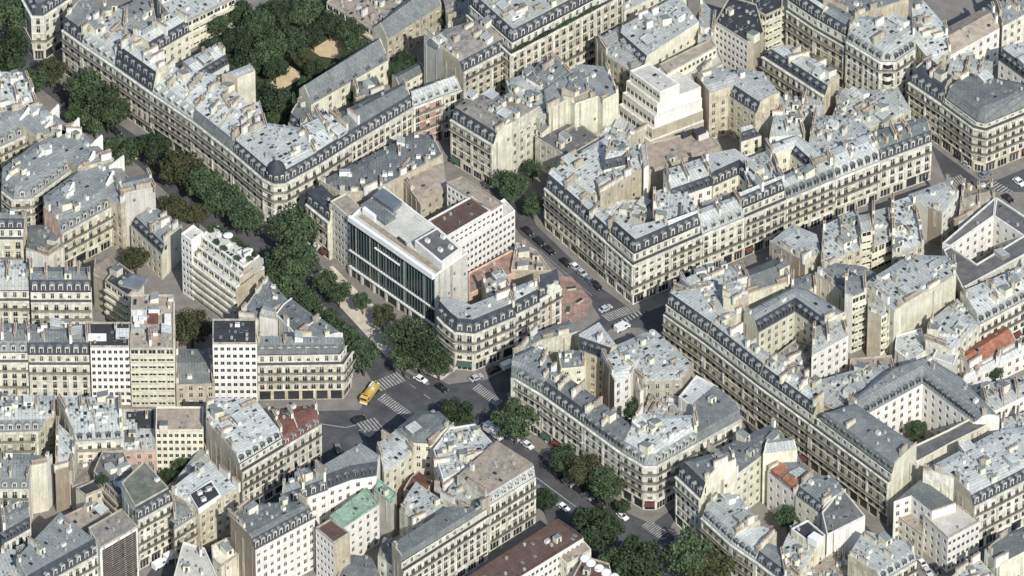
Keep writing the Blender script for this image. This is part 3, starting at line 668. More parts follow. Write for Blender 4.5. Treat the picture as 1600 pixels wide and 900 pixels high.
# ---- long avenue row (block north of the cross street)
KA='apartment buildings of the long row above the cross street'
bld('left end house of the long row with double dark dormers above parked cars',[(851,293),(903,338),(920,306,t),(866,262,t)],'s b n b',ze=15.5,mh=4,wall='ochre_stone',roof='pale_zinc',group=KA)
bld('second house of the long row facing the street of parked cars',[(903,338),(948,378),(965,345,t),(920,308,t)],'s b n b',ze=15.5,mh=3.5,wall='limestone',roof='zinc',group=KA)
bld('corner house of the long row with a tall black mansard over a white attic storey',[(948,378),(989,414),(1048,388),(1038,342,t),(990,352,t),(962,345,t)],'s s b n n b',ze=15.5,att=2.8,mh=3.6,wall='pale_limestone',roof='pale_zinc',group=KA,key='kcorner')
bld('house with a black mansard beside the corner house of the long row',[(1048,388),(1097,367),(1088,330,t),(1040,345,t)],'s b n b',ze=15.5,att=2.8,mh=3.4,wall='limestone',roof='pale_zinc',group=KA)
bld('house with a plain pale zinc mansard in the middle of the long row',[(1097,367),(1163,340),(1150,306,t),(1084,330,t)],'s b n b',ze=15.5,ms='zinc',dorm='zinc',mh=3,roof='pale_zinc',wall='limestone',group=KA)
bld('house with a dark slate strip roof and white dormers in the long row',[(1163,340),(1228,312),(1220,276,t),(1152,302,t)],'s b n b',ze=15.5,att=2.6,mh=3.2,roof='pale_zinc',group=KA)
bld('house with small dark dormers under a bright roof right of the slate strip house',[(1228,312),(1305,280),(1292,242,t),(1216,278,t)],'s b n b',ze=15.5,dorm='dark',ms='grey_zinc',mh=3,roof='pale_zinc',group=KA,wall='ochre_stone')
bld('bright fronted house with square dormers near the right end of the long row',[(1305,280),(1375,252),(1362,205,t),(1290,238,t)],'s b n b',ze=15,dorm='dark',ms='zinc',mh=3,roof='pale_zinc',wall='pale_limestone',group=KA)
bld('grey roofed right end house of the long row at the crossroads',[(1375,252),(1456,222),(1446,182,t),(1362,206,t)],'s b n b',ze=14.5,roof='slate_grey',ms='slate',mh=3,wall='pale_limestone',group=KA)
bld('white court house with square dormers behind the black mansard corner house',[(1050,312),(1114,290),(1098,246,t),(1036,266,t)],'d b n b',ze=14,wall='white_paint',roof='pale_zinc',dorm='dark',mh=2.6,group=G2)
bld('court house with a two-sided black mansard in the middle of the long block',[(1114,292),(1153,274),(1172,290),(1195,262,t),(1148,232,t),(1098,242,t)],'d d b n n b',ze=14.5,wall='cream_plaster',roof='zinc',mh=4,group=G2)
bld('pale zinc court roofs between the black mansard and the court dormers',[(1170,300),(1226,292),(1205,232,t),(1160,250,t)],'b b n b',ze=16,roof='zinc',clutter=1.4,group=G2)
bld('court house with cream inner fronts meeting at a corner behind the long row',[(1204,252),(1234,240),(1268,270),(1302,252,t),(1246,210,t),(1196,228,t)],'c d b n n b',ze=16,wall='cream_plaster',roof='pale_zinc',dorm='dark',mh=2.4,group=G2)
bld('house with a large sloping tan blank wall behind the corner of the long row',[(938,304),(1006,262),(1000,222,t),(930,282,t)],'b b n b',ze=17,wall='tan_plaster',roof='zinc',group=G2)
bld('thin white wall slab at the right end of the large tan wall',[(1006,262),(1014,258),(1010,224,t),(1000,226,t)],'b b n b',ze=19,wall='white_paint',roof='pale_zinc',chim=0,clutter=0,rise=.2,group=G2)
bld('white zinc roofs with chimney slabs left of the large tan wall',[(868,266),(930,306),(1000,244,t),(964,203,t),(900,240,t)],'c b n n b',ze=15,wall='cream_plaster',roof='pale_zinc',clutter=2,group=G2)
bld('little rooftop house with a dark mansard above the white roofs',[(943,266),(978,258),(990,236,t),(950,228,t)],'d d n b',ze=18,wall='cream_plaster',roof='zinc',mh=2.4,dorm='dark',group=G2)
# ---- west block on the left edge
bld('white zinc roofs with a stepped edge at the left margin near the top',[(-30,182),(58,160),(40,112),(-30,112)],'b b n b',ze=17,roof='pale_zinc',clutter=2,group=G1)
bld('grey roofed house with white dormers along the left margin, upper of the parallel wings',[(-30,244),(38,212),(58,226),(132,214,t),(66,164,t),(-30,186,t)],'s c b n b n',ze=16,key='west1',roof='grey_zinc',ms='grey_zinc',dorm='white',wall='ochre_stone',group=G1,clutter=.8)
bld('grey roofed wing with a rounded white-topped end on the left side',[(2,298),(20,312),(50,310),(110,266),(126,280),(178,250,t),(118,196,t),(58,222,t),(4,262,t)],'s s s c b n b n n',ze=16,key='west2',roof='grey_zinc',ms='grey_zinc',dorm='white',wall='ochre_stone',group=G1,clutter=1)
bld('long grey zinc roofed wing with a row of round white dormers and pink end wall',[(68,338),(96,366),(173,324),(190,336),(215,294,t),(172,240,t),(120,268,t),(68,306,t)],'b/pink_plaster s c b n b n n',ze=15,key='west3',roof='grey_zinc',ms='slate_grey',dorm='white',wall='ochre_stone',group=G1,clutter=.8,mh=3.2)
bld('house ending in a tall pale beige gable wall beside the boulevard trees',[(193,304),(243,294),(232,270,t),(180,284,t)],'b b n b',ze=21,wall='grey_plaster',roof='grey_zinc',rise=1.5,clutter=0,group=G1,parap='grey_plaster')
bld('low house with a plain grey roof and skylights below the tall beige gable',[(204,352),(252,398),(285,362),(246,335)],'d b n n',ze=10,wall='cream_plaster',roof='grey_zinc',mh=2.4,dorm='dark',rise=1.2,group=G1)
bld('white attic house with tall windows at the left edge below the rounded wing',[(-30,374),(36,374),(42,330,t),(-30,330,t)],'s b n b',ze=15,att=3,mh=2.5,roof='slate_grey',ms='slate',wall='ochre_stone',group=G2)
bld('grey roofed court house with bright white and cream blank walls on the left',[(40,391),(76,404),(101,386),(90,350,t),(45,352,t)],'b/white_paint b n n n',ze=12,wall='cream_plaster',roof='slate_grey',clutter=.5,group=G2)
DR='apartment buildings in the straight rows on the left'
bld('pale zinc roofed house with wavy balconies at the left edge of the upper straight row',[(-30,470),(46,470),(46,406,t),(-30,406,t)],'s b n b',ze=16,att=2.8,mh=2,ms='zinc',dorm=None,roof='pale_zinc',wall='cream_plaster',group=DR)
bld('slate roofed house with white attic and six dormers in the upper straight row',[(48,472),(143,472),(141,417,t),(47,417,t)],'s b n b',ze=17,att=2.8,mh=3.2,roof='slate_grey',ms='slate',wall='pale_limestone',group=DR,clutter=.4)
bld('narrow court house with slanted balcony fronts right of the upper straight row',[(164,440),(200,464),(225,440,t),(186,412,t)],'t b n b',ze=14,wall='cream_plaster',roof='bitumen',flat=True,group=G2,key='pyramid')
bld('curved brown roofed pavilion in the court above the straight rows',[(146,436),(166,446),(188,428,t),(168,400,t),(148,408,t)],'b b n n b',ze=11,wall='tan_plaster',roof='gravel_roof',clutter=0,chim=0,rise=1.6,group=G2,name='pavilion',cat='pavilion')
bld('zinc roofed house with two oval dormers at the left edge of the lower straight row',[(-30,566),(44,566),(40,505,t),(-30,505,t)],'s b n b',ze=16.5,att=2.6,mh=3,ms='grey_zinc',roof='grey_zinc',wall='cream_plaster',group=DR)
bld('slate roofed house with white attic and black balcony line in the lower straight row',[(45,570),(140,570),(138,506,t),(40,506,t)],'s b n b',ze=16,att=2.8,mh=3.2,roof='slate_grey',ms='slate',wall='pale_limestone',group=DR,clutter=.5)
bld('white modern block with a grid of small windows and a black roof',[(141,543),(202,543),(203,505),(139,505)],'w b n b',ze=22,wall='white_paint',roof='bitumen',flat=True,clutter=.5,group=DR,key='grid')
bld('tall yellow block with a brown flat roof and rooftop cabins in the lower straight row',[(203,546),(272,546),(272,462),(205,462)],'t b n b',ze=22,wall='cream_plaster',roof='gravel_roof',flat=True,clutter=.9,group=DR,key='yellow')
bld('low grey roofed house between the yellow block and the white block',[(275,601),(336,599),(330,545,t),(274,545,t)],'c b n b',ze=8.5,wall='tan_plaster',roof='slate_grey',rise=1.5,clutter=.2,group=DR)
bld('white modern block with wide dark windows left of the boulevard corner house',[(332,538),(401,538),(400,500),(332,500)],'w b n b',ze=22.5,wall='white_paint',roof='bitumen',flat=True,clutter=.6,group=DR)
bld('corner apartment building with black-paned mansard above the yellow truck',[(402,571),(536,569),(550,549),(537,527,t),(403,525,t)],'s s b n b',ze=13.5,att=2.8,mh=3.4,roof='grey_zinc',ms='slate_grey',dorm='white',wall='ochre_stone',group=G1,clutter=.4)
bld('grey sloping roofs of the boulevard house below the beige wall of the white terraced block',[(373,496),(408,500),(452,470),(418,434)],'b b n b',ze=15,roof='slate_grey',clutter=.9,group=G1)
bld('grey roofed boulevard house with stepped white chimney walls above the corner building',[(430,492),(462,524),(500,500),(455,466)],'b c n b',ze=16,roof='slate_grey',wall='white_paint',clutter=.7,group=G1,parap='white_paint')
bld('small grey roofed house just behind the corner building at the boulevard',[(464,526),(505,530),(536,522),(500,496)],'b b n b',ze=16,roof='slate_grey',wall='white_paint',clutter=.9,group=G1,parap='white_paint')
bld('house with a bright blank white end wall among grey roofs behind the corner building',[(405,494),(434,500),(430,482,t),(412,478,t)],'b b n b',ze=17,wall='white_paint',roof='zinc',clutter=0,chim=0,group=G1)
# white terraced block
B=bld('white terraced block with planted roof terraces and beige end wall beside the boulevard',[(283,367),(299,378),(318,365),(302,353)],'w b n n',ze=22.5,wall='white_paint',roof='grey_plaster',flat=True,clutter=.5,parap='white_paint',name='terraced_block',cat='apartment building',group=G1,key='terraced')
pl=[P(299,377,22),P(368,428,22),P(413,396,22),P(334,340,22)]
TERR=inset(pl,[3.4,0,2.0,1.6])
for ins,za,zb_ in (([0,0,0,0],0,16.3),([1.7,0,1.0,.6],16.3,19.3),([3.4,0,2.0,1.6],19.3,22)):
    volume(B,inset(pl,ins),'t b/tan_plaster n b'.split(),za,zb_,wall='pale_limestone',roof='grey_plaster',flat=True,clutter=1.2,parap='white_paint')
# ---- south-west block
bld('house with a pale zinc roof at the left edge below the straight rows',[(-30,676),(60,674),(86,660),(86,618,t),(-30,618,t)],'s c b n b',ze=15,mh=3,ms='grey_zinc',roof='zinc',wall='ochre_stone',group=G2,clutter=1.8)
bld('broad bright zinc roofed house with a narrow yellow front below the straight rows',[(118,690),(192,686),(190,620,t),(88,620,t)],'s b n b',ze=17,mh=2.4,ms='zinc',dorm='dark',roof='pale_zinc',wall='cream_plaster',group=G2,clutter=1.6)
bld('pale zinc wing with tall shaded blank walls left of the narrow yellow front',[(86,736),(114,728),(122,690,t),(88,658,t)],'b/brown_plaster b n b',ze=16,roof='pale_zinc',clutter=1.2,group=G2)  # front wall coloured brown to paint the shadow on it
bld('white fronted house with grey roof and dark windows at the lower left edge',[(-30,764),(45,764),(50,742),(74,737),(82,712,t),(-30,706,t)],'s b b/cream_plaster b n b',ze=15,mh=2.6,ms='slate_grey',roof='grey_zinc',wall='white_paint',group=G2)
bld('cream modern house with a brown flat roof and plain rows of windows',[(243,674),(318,674),(318,637),(244,637)],'w b n b',ze=16,wall='cream_plaster',roof='gravel_roof',flat=True,clutter=.3,parap='cream_plaster',group=G2,bays=4)
bld('white roofed house with a black flat roof patch beside the cream modern house',[(191,706),(243,706),(243,641),(191,641)],'c b n b',ze=12,wall='pink_plaster',roof='pale_zinc',flat=True,clutter=1,group=G2,key='patch')
bld('white roofed corner house with a beige side wall left of the red roof',[(322,677),(378,738),(444,698),(434,668,t),(398,622,t),(322,622,t)],'b/tan_plaster s b n n b',ze=16.5,att=2.2,mh=2.4,ms='zinc',dorm='dark',roof='pale_zinc',wall='limestone',group=G2,clutter=1.4)
bld('end house with a dark red tiled roof and white dormers beside the side street',[(444,698),(502,663),(491,632,t),(416,640,t)],'s b n b',ze=14.5,mh=2,ms='red_tile',roof='red_tile',wall='limestone',rise=1.6,group=G2,clutter=.5)
bld('house with a black framed roof deck on a pale roof, left of the red roof',[(262,768),(312,800),(374,762),(330,720,t)],'b c b n',ze=17,wall='ochre_stone',roof='pale_zinc',group=G2,clutter=.7,key='framed')
bld('narrow house with a blue grey roof left of the black framed roof deck',[(272,828),(306,806),(300,790,t),(268,778,t)],'s b n b',ze=14,mh=2,ms='slate_grey',roof='slate_grey',wall='ochre_stone',group=G2,clutter=.2)
bld('pale stone house with a green-grey flat roof at the lower left street',[(215,814),(269,784),(226,736),(190,770)],'s b n b',ze=19,wall='pale_limestone',roof='olive_roof',flat=True,clutter=.2,group=G2)
bld('block front covered in dark horizontal louvre stripes at the bottom left',[(156,858),(215,824),(190,796),(138,826)],'b b n b/white_paint',ze=19,wall='white_paint',roof='grey_gravel',flat=True,clutter=1,group=G2,key='striped')
bld('big grey roofed house with a row of white dormers at the bottom left',[(45,926),(156,864),(142,838,t),(94,800,t),(25,872,t)],'s b n n b',ze=15,mh=4.2,md=1.8,ms='slate',roof='grey_zinc',wall='pale_limestone',group=G2)
bld('low pinkish terrace roof behind the striped block at the bottom left',[(105,838),(172,805),(150,784),(86,814)],'b b n b',ze=12.5,roof='gravel_roof',wall='tan_plaster',flat=True,clutter=.8,group=G2)
bld('white zinc gable roof in the bottom left corner',[(-30,935),(58,918),(75,866),(5,856)],'b b n b',ze=14,roof='pale_zinc',clutter=.5,group=G2)
bld('grey roofed house with a dark attic strip at the left edge near the bottom',[(6,850),(48,826),(46,784,t),(0,792,t)],'s b n b',ze=15,mh=2.6,ms='slate',dorm='dark',roof='grey_zinc',wall='white_paint',group=G2)
bld('tiny house with a black flat roof beside the dark stepped terraces',[(134,776),(162,764),(150,750),(118,764)],'c b n b',ze=12,wall='cream_plaster',roof='bitumen',flat=True,clutter=0,group=G2)
bld('rounded stepped terrace building with dark awnings at the lower left',[(146,738),(186,778),(216,752),(192,706),(160,706)],'t b n n b',ze=14,wall='grey_stone',roof='dark_deck',flat=True,clutter=1.2,group=G2)
bld('white roofed low building beside two white vans at the bottom',[(268,915),(345,915),(320,858),(286,848)],'b b n b',ze=11,wall='white_paint',roof='grey_plaster',flat=True,clutter=.5,parap='white_paint',group=G2)
bld('little cream house with parapets in the court beside the white grid block',[(332,874),(346,886),(380,862),(358,840),(330,854)],'c b n n b',ze=11,wall='cream_plaster',roof='cream_plaster',flat=True,clutter=.4,group=G2)
bld('large white block with a regular grid of windows and brown side wall at the bottom',[(360,822),(399,860),(492,810),(470,782,t),(386,788,t)],'b/brown_plaster d b n b',ze=19,bays=2.1,wall='white_paint',roof='slate_grey',ms='slate',mh=3,group=G2)
bld('white stair tower with a brown flat roof at the end of the white grid block',[(493,826),(521,850),(547,834),(517,812)],'w b/tan_plaster n n',ze=18,wall='white_paint',roof='brown_roof',flat=True,clutter=.2,group=G2)
bld('white house with a curved black slate mansard above the green copper roof',[(513,764),(550,750),(588,744),(594,712,t),(564,692,t),(495,732,t)],'d d b n n b',ze=16.5,wall='white_paint',roof='grey_zinc',mh=4,md=1.4,dorm='dark',group=G2,clutter=.5)
bld('grey roofed row house with white dormers left of the curved black mansard',[(440,792),(513,766),(496,732,t),(442,756,t)],'d b n b',ze=16,wall='white_paint',roof='grey_zinc',mh=3,group=G2)
bld('building with a flat pale green copper roof over a white attic, bottom centre',[(534,827),(593,788),(573,763),(515,808)],'c b n b',ze=15,wall='white_paint',roof='copper_green',flat=True,clutter=.5,parap='copper_green',group=G2)
bld('small annex with a pale green copper roof behind the larger green roof',[(584,768),(611,787),(620,772),(592,750)],'b b n b',ze=14,wall='grey_plaster',roof='copper_green',flat=True,clutter=.8,parap='copper_green',group=G2)
bld('cream house with a white roof and plain windows between green roof and crossroads',[(600,739),(647,705),(618,672,t),(588,694,t)],'c b n b',ze=16,wall='cream_plaster',roof='pale_zinc',group=G2,clutter=.8)
bld('slate grey roofed house at the tip of the block beside the crossroads',[(616,672),(646,692),(676,694),(710,664,t),(686,642,t),(654,642,t)],'c c b n n n',ze=16,wall='cream_plaster',roof='slate_grey',rise=1.6,group=G1,clutter=.3)
bld('jumble of white roofs and terraces beside the boulevard, right of the slate tip house',[(677,704),(692,752),(742,726),(770,694),(742,664),(702,670)],'c c b n n n',ze=17,wall='white_paint',roof='pale_zinc',flat=True,clutter=2.6,group=G1,parap='white_paint')
bld('ornate end house with brown roof and reddish balconies facing the lower boulevard',[(764,790),(837,745),(833,724,t),(776,688,t),(714,744,t)],'s b n n b',ze=18,mh=2.4,ms='zinc',dorm='stone',roof='gravel_roof',wall='limestone',group=G1,clutter=.5)
bld('long grey roofed house with a white attic band along the bottom side street',[(630,893),(764,807),(742,796,t),(706,790,t),(612,850,t)],'s b n n b/tan_plaster',ze=16.5,att=2.4,mh=2.6,ms='slate_grey',dorm='dark',roof='slate_grey',wall='pale_limestone',group=G2,clutter=.5)
bld('mottled grey court roofs between the green copper roof and the long attic house',[(624,796),(664,832),(708,794),(650,752)],'b c n n',ze=14,roof='zinc',clutter=2,group=G2)
bld('small court house with a red-brown roof below the slate tip house',[(630,766),(668,780),(676,752),(654,736)],'b b n b',ze=10,wall='pink_plaster',roof='red_tile',rise=1.4,clutter=0,chim=0,group=G2)
bld('blank beige wall house behind the jumble of white roofs',[(678,762),(698,768),(735,742),(700,724)],'b b n n',ze=14,wall='grey_plaster',roof='gravel_roof',clutter=.6,group=G2)
bld('low grey courtyard building at the bottom edge beside the stair tower',[(525,905),(600,915),(580,870),(548,866)],'b c n b',ze=6,wall='tan_plaster',roof='slate_grey',clutter=.5,chim=0,group=G2)
bld('long low building with a dark brown roof at the bottom centre',[(795,912),(912,840),(872,812),(722,908)],'w b n b',ze=13,wall='white_paint',roof='brown_roof',flat=True,clutter=.3,parap='brown_roof',group=G2)
bld('cream terrace with planters at the end of the brown roofed building',[(870,868),(886,884),(924,860),(908,842)],'c c n n',ze=11,wall='cream_plaster',roof='gravel_roof',flat=True,clutter=1.2,parap='cream_plaster',group=G2)
bld('brown flat roof with pale domes cut off by the bottom edge',[(890,912),(962,925),(952,882),(912,870)],'b b n b',ze=12,wall='white_paint',roof='brown_roof',flat=True,clutter=.3,group=G2,key='domes')
# ---- central block
bld('stone house with a dark slate corner roof left of the grid-fronted modern strip',[(478,318),(514,347),(532,318,t),(503,288,t),(482,300,t)],'s b n n b',ze=15,mh=3.4,roof='slate',wall='limestone',group=G1,clutter=.5)
bld('wide slate grey roofed house on the side street behind the glass office block',[(530,304),(576,304),(604,292),(692,246),(676,210,t),(640,210,t),(498,284,t)],'b b b b/tan_plaster n n b',ze=16,wall='tan_plaster',roof='slate_grey',clutter=.7,group=G2)
bld('narrow modern strip with a white window grid and brown flat roof beside the glass block',[(516,316),(547,343),(563,325),(541,303)],'w b n b',ze=21,wall='grey_plaster',roof='gravel_roof',flat=True,clutter=.1,parap='grey_plaster',name='office_building',cat='office building')
B=bld('modern office block with a dark green finned glass front and white cornice',[(547,341),(679,433),(731,396),(600,293)],'b/glass_green b/grey_plaster n b',ze=22,wall='grey_plaster',roof='grey_plaster',flat=True,clutter=.12,parap='white_metal',name='glass_office_block',cat='office building',key='glass')
B=bld('white office block with bands of small dark windows and a sunken red-brown roof court',[(702,394),(805,331),(788,312),(682,374)],'w w n n',ze=14,wall='white_paint',roof='grey_plaster',flat=True,clutter=0,parap='white_paint',name='white_office_block',cat='office building',key='bands')
addvol(B,[(697,372),(767,331),(737,308),(668,346)],'w b n b',19,wall='white_paint',roof='brown_roof',flat=True,clutter=.5,parap='white_paint',z0=14)
addvol(B,[(698,287),(767,331),(786,319),(722,277)],'w w n n',19,wall='white_paint',roof='gravel_roof',flat=True,clutter=.3,parap='gravel_roof')
bld('small grey flat roofed pavilion in the court of the white office block',[(655,332),(672,350),(698,332),(680,315)],'b b n n',ze=6,wall='grey_plaster',roof='grey_plaster',flat=True,clutter=0,name='pavilion',cat='pavilion')
bld('house with pale tan blank gables left of the brown flat roof bar',[(624,278),(657,322),(698,292),(692,238,t),(652,236,t)],'b c n n b',ze=14,wall='tan_plaster',roof='gravel_roof',clutter=.3,chim=.4,group=G2)
bld('rounded corner apartment building with a slate mansard and shopfronts at the crossroads',[(683,494),(694,506),(710,519),(741,522),(806,495),(797,452,t),(736,476,t),(692,460,t)],'s s s s b n n b',ze=14.3,mh=4,md=1.4,roof='zinc',wall='pale_limestone',group=G2,key='jcorner')
bld('narrow ornate house with iron balconies right of the rounded corner building',[(806,492),(843,473),(836,436,t),(800,450,t)],'s b n b',ze=15.5,mh=3.6,roof='zinc',wall='pale_limestone',group=G2)
bld('narrow house with a curved gable and a vertical red panel strip',[(843,468),(877,449),(870,422,t),(840,430,t)],'s b n b',ze=17,mh=5.0,roof='slate',dorm='stone',wall='pale_limestone',group=G2,key='pediment')
bld('pale zinc court roof behind the rounded corner building',[(764,474),(800,458),(782,424),(752,440)],'b b n b',ze=8.5,roof='pale_zinc',clutter=1.5,group=G2)
bld('low roof terrace paved in red tiles below the white office block',[(732,462),(790,434),(826,420),(800,392),(732,428)],'b b b n b',ze=4,wall='pink_plaster',roof='red_paving',flat=True,clutter=.4,chim=0,name='roof_terrace',cat='terrace',parap='pink_plaster')
bld('low tan roofed building between the white offices and the street of parked cars',[(798,424),(862,425),(838,392),(806,380)],'b b n n',ze=5,wall='tan_plaster',roof='gravel_roof',flat=True,clutter=1.6,name='court_building',cat='court building')
# ---- block right of the crossroads on the lower boulevard
GF='apartment buildings of the block right of the crossroads'
bld('rounded grey roofed corner house at the crossroads, upper left of its block',[(798,590),(806,592),(846,616),(868,574,t),(846,538,t),(802,556,t)],'s s b n n b',ze=17,mh=3,ms='slate_grey',roof='grey_zinc',wall='pale_limestone',group=GF)
bld('house with a long dark slate mansard along the lower boulevard',[(846,616),(912,664),(940,626,t),(868,576,t)],'s b n b',ze=17,mh=3.8,roof='slate_grey',wall='pale_limestone',group=GF,clutter=.7)
bld('house with a blue grey zinc roof and cross chimneys on the lower boulevard',[(912,664),(972,708),(992,668,t),(940,628,t)],'s b n b',ze=17,ms='slate_grey',dorm='dark',mh=3,roof='slate_grey',wall='pale_limestone',group=GF)
bld('ornate pale corner apartment building pointing at the lower boulevard junction',[(972,708),(1006,728),(1026,728),(1090,692),(1085,648,t),(1030,650,t),(1000,645,t)],'s s s b n n b',ze=17,mh=3,ms='grey_zinc',dorm='stone',roof='pale_zinc',wall='pale_limestone',group=GF,clutter=2.2)
bld('white fronted end house with a grey slate roof right of the ornate corner',[(1090,692),(1159,654),(1151,630,t),(1118,602,t),(1080,634,t)],'s b n n b',ze=15,mh=2,ms='slate_grey',dorm=None,roof='slate_grey',wall='white_paint',group=GF,clutter=.3)
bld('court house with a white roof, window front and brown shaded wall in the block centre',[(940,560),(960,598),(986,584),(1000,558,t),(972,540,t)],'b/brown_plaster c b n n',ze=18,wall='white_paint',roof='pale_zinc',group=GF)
bld('court house with a black mansard and tan wall near the crossroads',[(906,548),(946,562),(964,540,t),(936,503,t),(904,522,t)],'d b/tan_plaster n n b',ze=15.5,wall='tan_plaster',roof='pale_zinc',dorm='dark',group=GF)
bld('small cream court house with dark windows behind the rounded grey corner house',[(876,576),(914,572),(916,545,t),(870,552,t)],'c b n b',ze=15,wall='cream_plaster',roof='grey_zinc',group=GF)
bld('flat grey roofs along the cross street beside the red court',[(806,556),(846,536),(905,520),(890,500,t),(835,520,t)],'b b b n b',ze=14,roof='slate_grey',clutter=1,group=GF)
bld('mottled pale zinc roofs along the narrow street at the upper right of the block',[(962,562),(1004,596),(1066,594),(1084,570,t),(1022,514,t),(946,546,t)],'b c b n n b',ze=16.5,roof='zinc',clutter=1.6,wall='grey_stone',group=GF)
bld('court house with a dark slate roof edged by a white wall in the block centre',[(1000,612),(1052,582),(1024,560),(990,590)],'b b n b',ze=14,wall='white_paint',roof='slate_grey',rise=1.2,clutter=.7,group=GF)
bld('white flat roofed house near the narrow street in the block centre',[(1060,622),(1086,640),(1122,606),(1088,588)],'b b n b',ze=16,wall='white_paint',roof='pale_zinc',flat=True,clutter=.4,parap='white_paint',group=GF)
bld('low jumbled pinkish roofs in the court above the ornate corner',[(1005,650),(1060,664),(1074,618),(1018,612)],'b b n b',ze=10,roof='gravel_roof',clutter=3,group=GF,wall='cream_plaster')
# ---- large right-hand block
GG='apartment buildings of the large right-hand block'
bld('first house of the shaded long front with black shaded end wall beside the narrow street',[(1037,490),(1100,535),(1124,498,t),(1092,452,t),(1046,456,t)],'s b n n b',ze=17,att=2.6,mh=3.4,roof='zinc',wall='ochre_stone',group=GG,clutter=1.6)
bld('second house of the shaded long front with a row of black dormers',[(1100,535),(1182,600),(1208,556,t),(1126,500,t)],'s b n b',ze=17,att=2.6,mh=3.2,roof='zinc',wall='ochre_stone',group=GG,clutter=1.4)
bld('third house of the shaded long front with black chimney stacks',[(1182,600),(1266,662),(1288,622,t),(1212,560,t)],'s b n b',ze=17,att=2.4,mh=2.8,roof='zinc',wall='ochre_stone',group=GG,clutter=2)
bld('slate roofed end house of the shaded long front with a cream end wall',[(1266,662),(1389,754),(1432,714),(1424,690,t),(1336,630,t),(1292,645,t)],'s b/cream_plaster n n n b',ze=17,att=2.4,mh=2.6,roof='slate_grey',ms='slate_grey',dorm='dark',wall='ochre_stone',group=GG,clutter=.5)
bld('two-winged court house with a ring of black dormers above a white inner court',[(1342,654),(1441,600),(1520,660),(1562,652,t),(1500,588,t),(1448,556,t),(1392,576,t),(1326,628,t)],'d d b n n n n b',ze=15.5,wall='white_paint',roof='grey_zinc',ms='grey_zinc',dorm='dark',mh=2.6,group=GG,clutter=.8)
bld('narrow wing with long blank cream walls closing the court of black dormers',[(1432,724),(1490,692),(1562,657),(1545,640),(1480,674),(1420,702)],'b b b n n n',ze=15,wall='cream_plaster',roof='dark_deck',flat=True,clutter=.3,parap='cream_plaster',group=GG)
bld('court house with a sharp black mansard corner over blank cream court walls',[(1186,520),(1242,488),(1284,518),(1322,490,t),(1262,452,t),(1240,448,t),(1162,488,t)],'d d b n n n b',ze=15,wall='cream_plaster',roof='grey_zinc',mh=3.4,dorm='dark',group=GG)
bld('cream tower wall with tan shaded face rising from the pale roofs',[(1130,466),(1150,474),(1170,462),(1156,440,t),(1128,445,t)],'b b/tan_plaster n n b',ze=20,wall='cream_plaster',roof='zinc',clutter=.5,group=GG)  # tan face is the same cream wall with its shading painted in
bld('pale jumbled zinc roofs at the upper left of the large right-hand block',[(1090,470),(1130,505),(1170,488),(1140,420,t),(1052,450,t)],'b b n n b',ze=15.5,roof='pale_zinc',clutter=2,group=GG)
bld('big white court front with tall dark window columns in the large block',[(1268,556),(1326,524),(1318,492,t),(1270,512,t)],'c b n b',ze=16,wall='white_paint',roof='zinc',group=GG)
bld('tall slab with stacked rounded balconies and a thin white side wall',[(1320,462),(1332,467),(1354,458),(1352,430,t),(1320,432,t)],'b/white_paint t b n b',ze=21,wall='cream_plaster',roof='grey_zinc',clutter=.4,group=GG)
bld('tan walled house with narrow stacked balconies right of the tall balcony slab',[(1356,490),(1377,498),(1396,487),(1388,462,t),(1355,466,t)],'b/tan_plaster t b n b',ze=17,wall='cream_plaster',roof='zinc',clutter=.6,group=GG)
bld('house with very large blank cream party walls in two steps',[(1397,488),(1444,460),(1452,458),(1494,432),(1492,400,t),(1420,398,t),(1345,446,t)],'b b b b n n b',ze=20,wall='cream_plaster',roof='zinc',clutter=1.6,group=GG)
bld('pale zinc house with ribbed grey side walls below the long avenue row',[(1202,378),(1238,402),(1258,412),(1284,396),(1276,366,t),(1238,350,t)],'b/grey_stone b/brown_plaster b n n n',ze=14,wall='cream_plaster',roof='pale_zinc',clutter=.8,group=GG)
bld('house with a curved dark slate roof over cream arched walls',[(1168,460),(1234,440),(1216,402,t),(1148,430,t)],'b b n b',ze=12.5,wall='cream_plaster',roof='slate_grey',rise=2.4,clutter=.2,group=GG)
bld('court house with a yellow window front among curved zinc roofs',[(1282,416),(1348,386),(1340,326,t),(1286,352,t)],'c b n b',ze=15,wall='ochre_stone',roof='zinc',clutter=2,group=GG)
bld('thin yellow tower with a column of dark windows among zinc roofs',[(1346,364),(1363,360),(1358,334,t),(1340,336,t)],'t b n b',ze=19,wall='cream_plaster',roof='zinc',clutter=.2,chim=0,group=GG)
bld('yellow house with rounded stacked balconies right of the thin tower',[(1362,388),(1394,374),(1392,322,t),(1362,330,t)],'t b n b',ze=13,wall='cream_plaster',roof='zinc',clutter=1,group=GG)
bld('grey roofed house with a blank cream slanted wall in the large block',[(1273,430),(1322,464),(1384,436),(1350,416,t),(1300,410,t)],'b b n n b',ze=14,wall='cream_plaster',roof='grey_zinc',clutter=1,group=GG)
bld('zinc roofs with dark gaps behind the very large cream walls',[(1394,398),(1444,380),(1428,304,t),(1392,316,t)],'c b n b',ze=14,roof='pale_zinc',clutter=2,group=GG)
bld('house with a ridged zinc roof and white window end below the crossroads',[(1450,326),(1472,334),(1498,306),(1480,282,t),(1418,304,t)],'b/brown_plaster c b n n',ze=12.5,wall='white_paint',roof='zinc',clutter=.5,group=GG)
bld('steep tan roofed house with a white cube end near the right crossroads',[(1497,348),(1556,320),(1550,288,t),(1504,290,t)],'b b n b',ze=10,wall='white_paint',roof='gravel_roof',rise=2,clutter=.6,group=GG)
